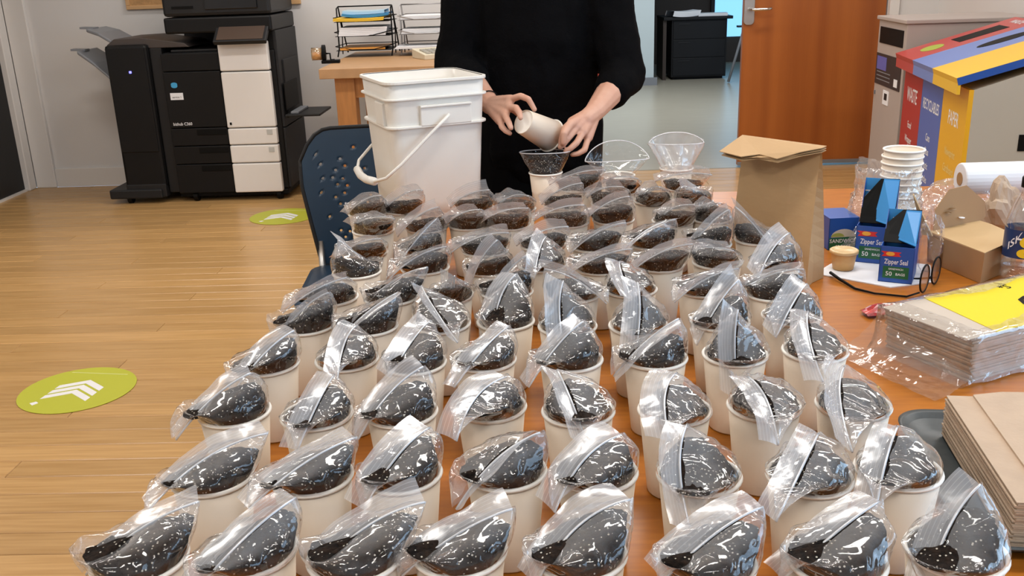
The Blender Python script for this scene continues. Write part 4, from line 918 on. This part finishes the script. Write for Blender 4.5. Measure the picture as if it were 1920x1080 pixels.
for (cx, cy) in ((.012, .019), (.008, -.004), (.028, -.002)):
    g = MB(); g.loft([[lw_(cx + .006 * k_ * math.cos(a), cy + .003 * k_ * math.sin(a), .0344) for a in [2 * math.pi * q_ / 10 for q_ in range(10)]] for k_ in (.05, 1)], caps=False).build('leaf_picture', mat('leaf_print', (.03, .30, .06), .4), lbl)
text_part('ISK', .021, 'lettering', M_paper, lbl, lambda x, y: lw_(-.017 + x * .9, .006 + y + x * .9, .0345))
# liquid is used up; a little remains at the base
MB().lathe([(.001, .004), (.030, .005), (.0325, .016), (.0325, .030), (.001, .030)], 30).build('remaining_drink', film('tea_amber', haze=.02, gloss=.05, tint=(.82, .70, .60), bump=0), bot, True)
# ------------------------------------------------------------------ candy wrapper
cw = MB(); rings = []
for i in range(10):
    u = i / 9; rings.append([Vector(((u - .5) * .10, (v / 7 - .5) * .05 * (.6 + .4 * math.sin(math.pi * u)), .004 + .010 * abs(fbm((u * 3, v * .5, 1), 2.2)) + .006 * math.sin(math.pi * u))) for v in range(8)])
cw.loft(rings, closed=False, caps=False); wr_ = cw.build('candy_wrapper', mat('foil_red', (.62, .03, .02), .25, var=.6, scale=60, col2=(.10, .02, .03)), None); wr_.location = (.622, 1.632, T); wr_.rotation_euler = (0, 0, .15)
wr_.modifiers.new('thick', 'SOLIDIFY').thickness = .0006; tag(wr_, 'crumpled red candy wrapper beside the yellow labelled pack', 'wrapper')
# ------------------------------------------------------------------ wrapped pack of kraft napkins with a yellow label
PF = Vector((.632, 1.330, T + .001)); pa = Vector((.9, .44, 0)).normalized(); pq = Vector((-.44, .9, 0)).normalized(); PA, PB, PHt = .36, .165, .070
pk = empty('napkin_pack', tuple(PF), 0, 'plastic wrapped pack of kraft napkins with a bright yellow label', 'napkin pack')
def kq(a, b, z): return pa * a + pq * b + Vector((0, 0, z))
lay = MB(); nl = 17
for k_ in range(nl):
    z0 = PHt * k_ / nl; z1 = z0 + PHt / nl * .78; i0 = .002 * math.sin(k_ * 2.3) + .002; i1 = .0015 * math.sin(k_ * 1.7)
    sl = .012 * (k_ / nl) ** 2
    lay.loft([[kq(i0 - sl * .3, i1, z), kq(PA - i0, i1, z), kq(PA - i0, PB - i0, z), kq(i0 - sl, PB - i1, z)] for z in (z0, z1)])
lay.build('napkin_layers', M_napkin, pk)
MB().loft([[kq(a, b, z) for a, b in ((-.012, -.001), (PA, 0), (PA, PB), (-.014, PB))] for z in (PHt, PHt + .0015)]).build('card_cover', mat('cover_card', (.52, .44, .36), .6), pk)
lbp = MB().loft([[kq(a, b, z) for a, b in ((.048, -.001), (PA - .02, -.001), (PA - .02, PB - .002), (.075, PB - .002))] for z in (PHt + .0016, PHt + .0024)]).build('label', mat('label_yellow', (.72, .57, .003), .45), pk)
text_part('Oa', .075, 'lettering', M_black, lbp, lambda x, y: kq(.175 + x, .060 + y, PHt + .0027), 'LEFT', .2)
text_part('*S', .026, 'lettering', M_black, lbp, lambda x, y: kq(.215 + x, .135 + y, PHt + .0027), 'LEFT', .3)
wf = MB(); ol = [(-.016, -.004), (PA + .004, -.004), (PA + .004, PB + .004), (-.018, PB + .004)]; rings = []
def lerp_ring(ol, n, z, grow):
    out = []
    for k_ in range(4):
        a0 = Vector(ol[k_]); a1 = Vector(ol[(k_ + 1) % 4])
        for i in range(n):
            p_ = a0.lerp(a1, i / n); cxy = Vector((PA / 2, PB / 2)); d = (p_ - cxy).normalized() * grow
            f = fbm((p_.x * 1.0, p_.y, z * 2), 40) * .004; out.append(kq(p_.x + d.x + d.x * 80 * f * .1, p_.y + d.y + f, max(z + f * .5, .0005)))
    return out
for z, g in ((.001, .012), (.012, .006), (.03, .003), (.052, .002), (.068, .001), (.074, -.001), (.0762, -.012), (.0764, -.04)): rings.append(lerp_ring(ol, 14, z, g))
wf.loft(rings, caps=False); wf.build('wrapping', M_wrap, pk, True)
fl2 = MB(); rings = []
for i in range(16):
    u = i / 15; row = []
    for j in range(12):
        v = j / 11; base = kq(-.016 - .085 * u, -.02 + (PB + .03) * v - .02 * u * (.5 - v), 0)
        z = .045 * (1 - u) ** 2.2 * (.35 + .65 * v) + .004 + .006 * abs(fbm((u * 2, v * 2, 5), 2.6)); row.append(base + Vector((0, 0, z)))
    rings.append(row)
fl2.loft(rings, closed=False, caps=False); fl2.build('loose_wrapping', M_wrap, pk, True)
# ------------------------------------------------------------------ tray with a stack of napkins
TR = math.radians(-6); trc = Vector((.668, 1.018, T + .0006))
tr_ = empty('serving_tray', tuple(trc), TR, 'dark grey cafeteria tray under the kraft napkins', 'tray')
def rr(hx, hy, r, z): return [(a, b, z) for a, b in rrect(hx, hy, r, 8)]
MB().loft([rr(.185, .138, .03, 0), rr(.19, .143, .03, .002), rr(.207, .160, .042, .020), rr(.214, .167, .046, .021), rr(.213, .166, .045, .018), rr(.2065, .1595, .042, .0175), rr(.188, .141, .03, .0045), rr(.02, .02, .01, .0045)]).build('tray_body', M_tray, tr_, True)
SN = Vector((.523, 1.155, T + .0062)); sd_ = Vector((-.033, -.263, 0)); sw = Vector((.2, -.025, 0)); SH = .056
sn = empty('napkin_stack', tuple(SN), 0, 'tall stack of brown folded kraft napkins on the grey tray', 'napkin stack')
lay = MB(); nl = 22
for k_ in range(nl):
    z0 = SH * k_ / nl; z1 = z0 + SH / nl * .8; j1 = .012 * math.sin(k_ * 1.9); j2 = .008 * math.sin(k_ * 2.7 + 1); 
    lay.loft([[sd_ * j1 * .4 + sw * j2, sd_ * (1 + j1 * .3) + sw * j2, sd_ * (1 + j1 * .3) + sw, sd_ * j1 * .4 + sw] if False else [tuple(sd_ * (j1 * .4) + sw * j2 + Vector((0, 0, z))), tuple(sd_ * (1 + j1 * .3) + sw * j2 + Vector((0, 0, z))), tuple(sd_ * (1 + j1 * .3) + sw + Vector((0, 0, z))), tuple(sd_ * (j1 * .4) + sw + Vector((0, 0, z)))] for z in (z0, z1)])
lay.build('napkin_layers', M_napkin, sn)
MB().loft([[tuple(sd_ * a + sw * b + Vector((0, 0, z))) for a, b in ((0, 0), (1, 0), (1, 1), (0, 1))] for z in (SH, SH + .0012)]).build('top_napkin', M_napkin, sn)
MB().loft([[tuple(sd_ * a + sw * b + Vector((0, 0, z))) for a, b in ((.005, .16), (.998, .16), (1, 1), (.02, 1), (-.05, .75), (-.04, .35))] for z in (SH + .0013, SH + .004)]).build('top_fold', M_napkin, sn)

# ------------------------------------------------------------------ the person
def V(*a): return Vector(a)
body = MB()
hipz, shz = .92, 1.40; PXc, PYc = .005, 2.90
# trunk, neck, head
body.capsule((PXc, PYc, .95), .12, (PXc, PYc + .01, 1.25), .12); body.capsule((PXc - .13, PYc + .01, 1.345), .05, (PXc + .13, PYc + .01, 1.345), .05)
body.capsule((PXc, PYc + .01, 1.38), .055, (PXc, PYc - .01, 1.52), .052)
hd = V(PXc + .01, PYc - .04, 1.585); tilt_ = Matrix.Rotation(math.radians(22), 3, 'X')
def hp_(x, y, z): return hd + tilt_ @ V(x, y, z)
body.capsule(hp_(0, .015, .035), .078, hp_(0, .0, .0), .072); body.capsule(hp_(0, -.02, -.03), .055, hp_(0, -.035, -.075), .034)
body.capsule(hp_(0, -.078, .012), .008, hp_(0, -.098, -.02), .012); body.capsule(hp_(-.02, -.083, -.055), .007, hp_(.02, -.083, -.055), .007)
for sx in (-1, 1):
    body.capsule(hp_(sx * .078, .01, .015), .012, hp_(sx * .080, .014, -.022), .009); body.capsule(hp_(sx * .022, -.074, .030), .008, hp_(sx * .042, -.070, .030), .007)
    body.capsule((PXc + sx * .085, PYc, .90), .085, (PXc + sx * .095, PYc - .01, .50), .055); body.capsule((PXc + sx * .095, PYc - .01, .50), .052, (PXc + sx * .10, PYc + .02, .09), .036); body.capsule((PXc + sx * .10, PYc + .03, .05), .036, (PXc + sx * .11, PYc - .14, .04), .03)
# arms: shoulder, elbow, wrist
Ls, Le, Lw = V(.185, 2.90, 1.36), V(.245, 2.79, 1.05), V(.150, 2.555, .985)
Rs, Re, Rw = V(-.175, 2.92, 1.36), V(-.235, 2.87, 1.09), Py(919, 196, 2.60)
for s_, e_, w_ in ((Ls, Le, Lw), (Rs, Re, Rw)):
    body.capsule(s_, .048, e_, .042); body.capsule(e_, .042, e_.lerp(w_, .45), .040); body.capsule(e_.lerp(w_, .45), .039, w_, .027)
def finger(pts, r=(.0092, .0088, .0080, .0068)): body.chain(pts, r)
def pz_(l): return [Py(x, y, Y) for x, y, Y in l]
# left hand (frame right): pinches the bag mouth
k1, k2, k3, k4 = pz_([(1072, 228, 2.50), (1082, 238, 2.485), (1094, 247, 2.488), (1103, 258, 2.50)])
body.capsule(Lw, .026, V(*((Lw + k2) / 2)), .024)
for kk in (k1, k2, k3, k4): body.capsule(Lw.lerp(kk, .2), .018, kk, .0125)
body.capsule(k1, .012, k4, .011)
finger([k1] + pz_([(1058, 241, 2.475), (1053, 257, 2.46), (1051, 272, 2.452)]))
finger([k2] + pz_([(1068, 256, 2.458), (1059, 267, 2.450), (1050, 276, 2.448)]))
finger([k3] + pz_([(1081, 268, 2.458), (1070, 278, 2.450), (1060, 284, 2.449)]))
finger([k4] + pz_([(1096, 281, 2.470), (1084, 288, 2.462), (1073, 290, 2.460)]), (.0088, .0082, .0074, .0062))
finger([Lw.lerp(k1, .35)] + pz_([(1068, 234, 2.465), (1058, 250, 2.44), (1056, 268, 2.438)]), (.014, .0115, .0098, .0078))
# right hand (frame left): holds the tipped cup by its base
k1, k2, k3, k4 = pz_([(958, 186, 2.50), (956, 201, 2.482), (947, 214, 2.478), (938, 227, 2.484)])
for kk in (k1, k2, k3, k4): body.capsule(Rw.lerp(kk, .15), .021, kk, .0125)
body.capsule(k1, .012, k4, .0115)
finger([k1] + pz_([(976, 180, 2.475), (991, 186, 2.455), (1002, 205, 2.45)]))
finger([k2] + pz_([(968, 202, 2.452), (974, 212, 2.430), (976, 221, 2.418)]))
finger([k3] + pz_([(950, 222, 2.452), (955, 232, 2.435), (958, 240, 2.425)]))
finger([k4] + pz_([(941, 238, 2.462), (949, 246, 2.448), (956, 250, 2.440)]), (.0088, .0082, .0074, .0062))
finger([Rw.lerp(k1, .4)] + pz_([(965, 205, 2.54), (985, 222, 2.53), (1000, 228, 2.52)]), (.014, .0115, .0098, .0078))
per = body.build('person', M_skin, None, True); remesh(per, .0032, 2)
tag(per, 'person in a black sweater tipping soil from a paper cup into a bag', 'person')
sw_ = MB()
sw_.capsule((PXc - .02, PYc, .86), .150, (PXc - .02, PYc + .01, 1.15), .150); sw_.capsule((PXc + .02, PYc, .86), .150, (PXc + .02, PYc + .01, 1.15), .150)
for sx in (-1, 1):
    sw_.capsule((PXc + sx * .045, PYc - .005, .84), .138, (PXc + sx * .06, PYc + .01, 1.24), .130); sw_.capsule((PXc + sx * .05, PYc + .01, 1.30), .11, (PXc + sx * .15, PYc + .01, 1.35), .088)
sw_.capsule((PXc, PYc - .005, 1.15), .15, (PXc, PYc, 1.34), .115); sw_.capsule((PXc, PYc + .01, 1.40), .072, (PXc, PYc, 1.45), .060)
for s_, e_, w_, tcut in ((Ls, Le, Lw, .40), (Rs, Re, Rw, .45)):
    sw_.capsule(s_, .084, s_.lerp(e_, .5), .071); sw_.capsule(s_.lerp(e_, .5), .070, e_, .066); sw_.capsule(e_, .065, e_.lerp(w_, tcut), .055)
swo = sw_.build('sweater', M_sweat, per, True); remesh(swo, .007, 6)
dp = swo.modifiers.new('folds', 'DISPLACE'); tx = bpy.data.textures.new('fold_noise', 'CLOUDS'); tx.noise_scale = .07; dp.texture = tx; dp.strength = .014; dp.mid_level = .5; dp.texture_coords = 'LOCAL'
pt = MB()
for sx in (-1, 1):
    pt.capsule((PXc + sx * .07, PYc, .90), .125, (PXc + sx * .095, PYc - .01, .50), .085); pt.capsule((PXc + sx * .095, PYc - .01, .50), .084, (PXc + sx * .10, PYc + .02, .12), .062)
pto = pt.build('trousers', M_pants, per, True); remesh(pto, .010, 4)
for sx in (-1, 1):
    sh = MB(); sh.capsule((PXc + sx * .10, PYc + .04, .052), .050, (PXc + sx * .112, PYc - .16, .044), .042); so_ = sh.build('shoe', M_black, per, True)
hr = MB(); hr.capsule(hp_(0, .04, .060), .082, hp_(0, .045, -.03), .075); hr.capsule(hp_(0, .0, .075), .062, hp_(0, .03, .080), .070); ho = hr.build('hair', M_hair, per, True); remesh(ho, .008, 3)
for sx in (-1, 1): MB().capsule(hp_(sx * .031, -.071, .012), .0105, hp_(sx * .032, -.072, .012), .0105).build('eye', mat('eye_dark', (.05, .03, .02), .15), per, True)
wb_ = MB(); ax = (Rw - Re).normalized(); x_ = ax.cross(V(0, 0, 1)).normalized(); y_ = ax.cross(x_); cc = Rw - ax * .02
wb_.tube([cc + (x_ * math.cos(a) + y_ * math.sin(a)) * .031 for a in [2 * math.pi * k_ / 24 for k_ in range(24)]], .0017, 6, closed=True); wo = wb_.build('wristband', M_black, None, True); tag(wo, 'thin black cord around the wrist beside the pail', 'bracelet')
tgm = box('red_tag', (0, 0, 0), (.004, .003, .02), mat('tag_red', (.6, .08, .05), .5), per); tgm.location = Py(1121, 152, 2.742)
# the tipped scoop cup
cbp = Py(981, 228, 2.43); cax = (Py(1034, 255, 2.495) - cbp).normalized()
rot = Vector((0, 0, 1)).rotation_difference(cax)
make_cup(cbp, 'white paper cup tilted in the hand, pouring soil', None, rot)
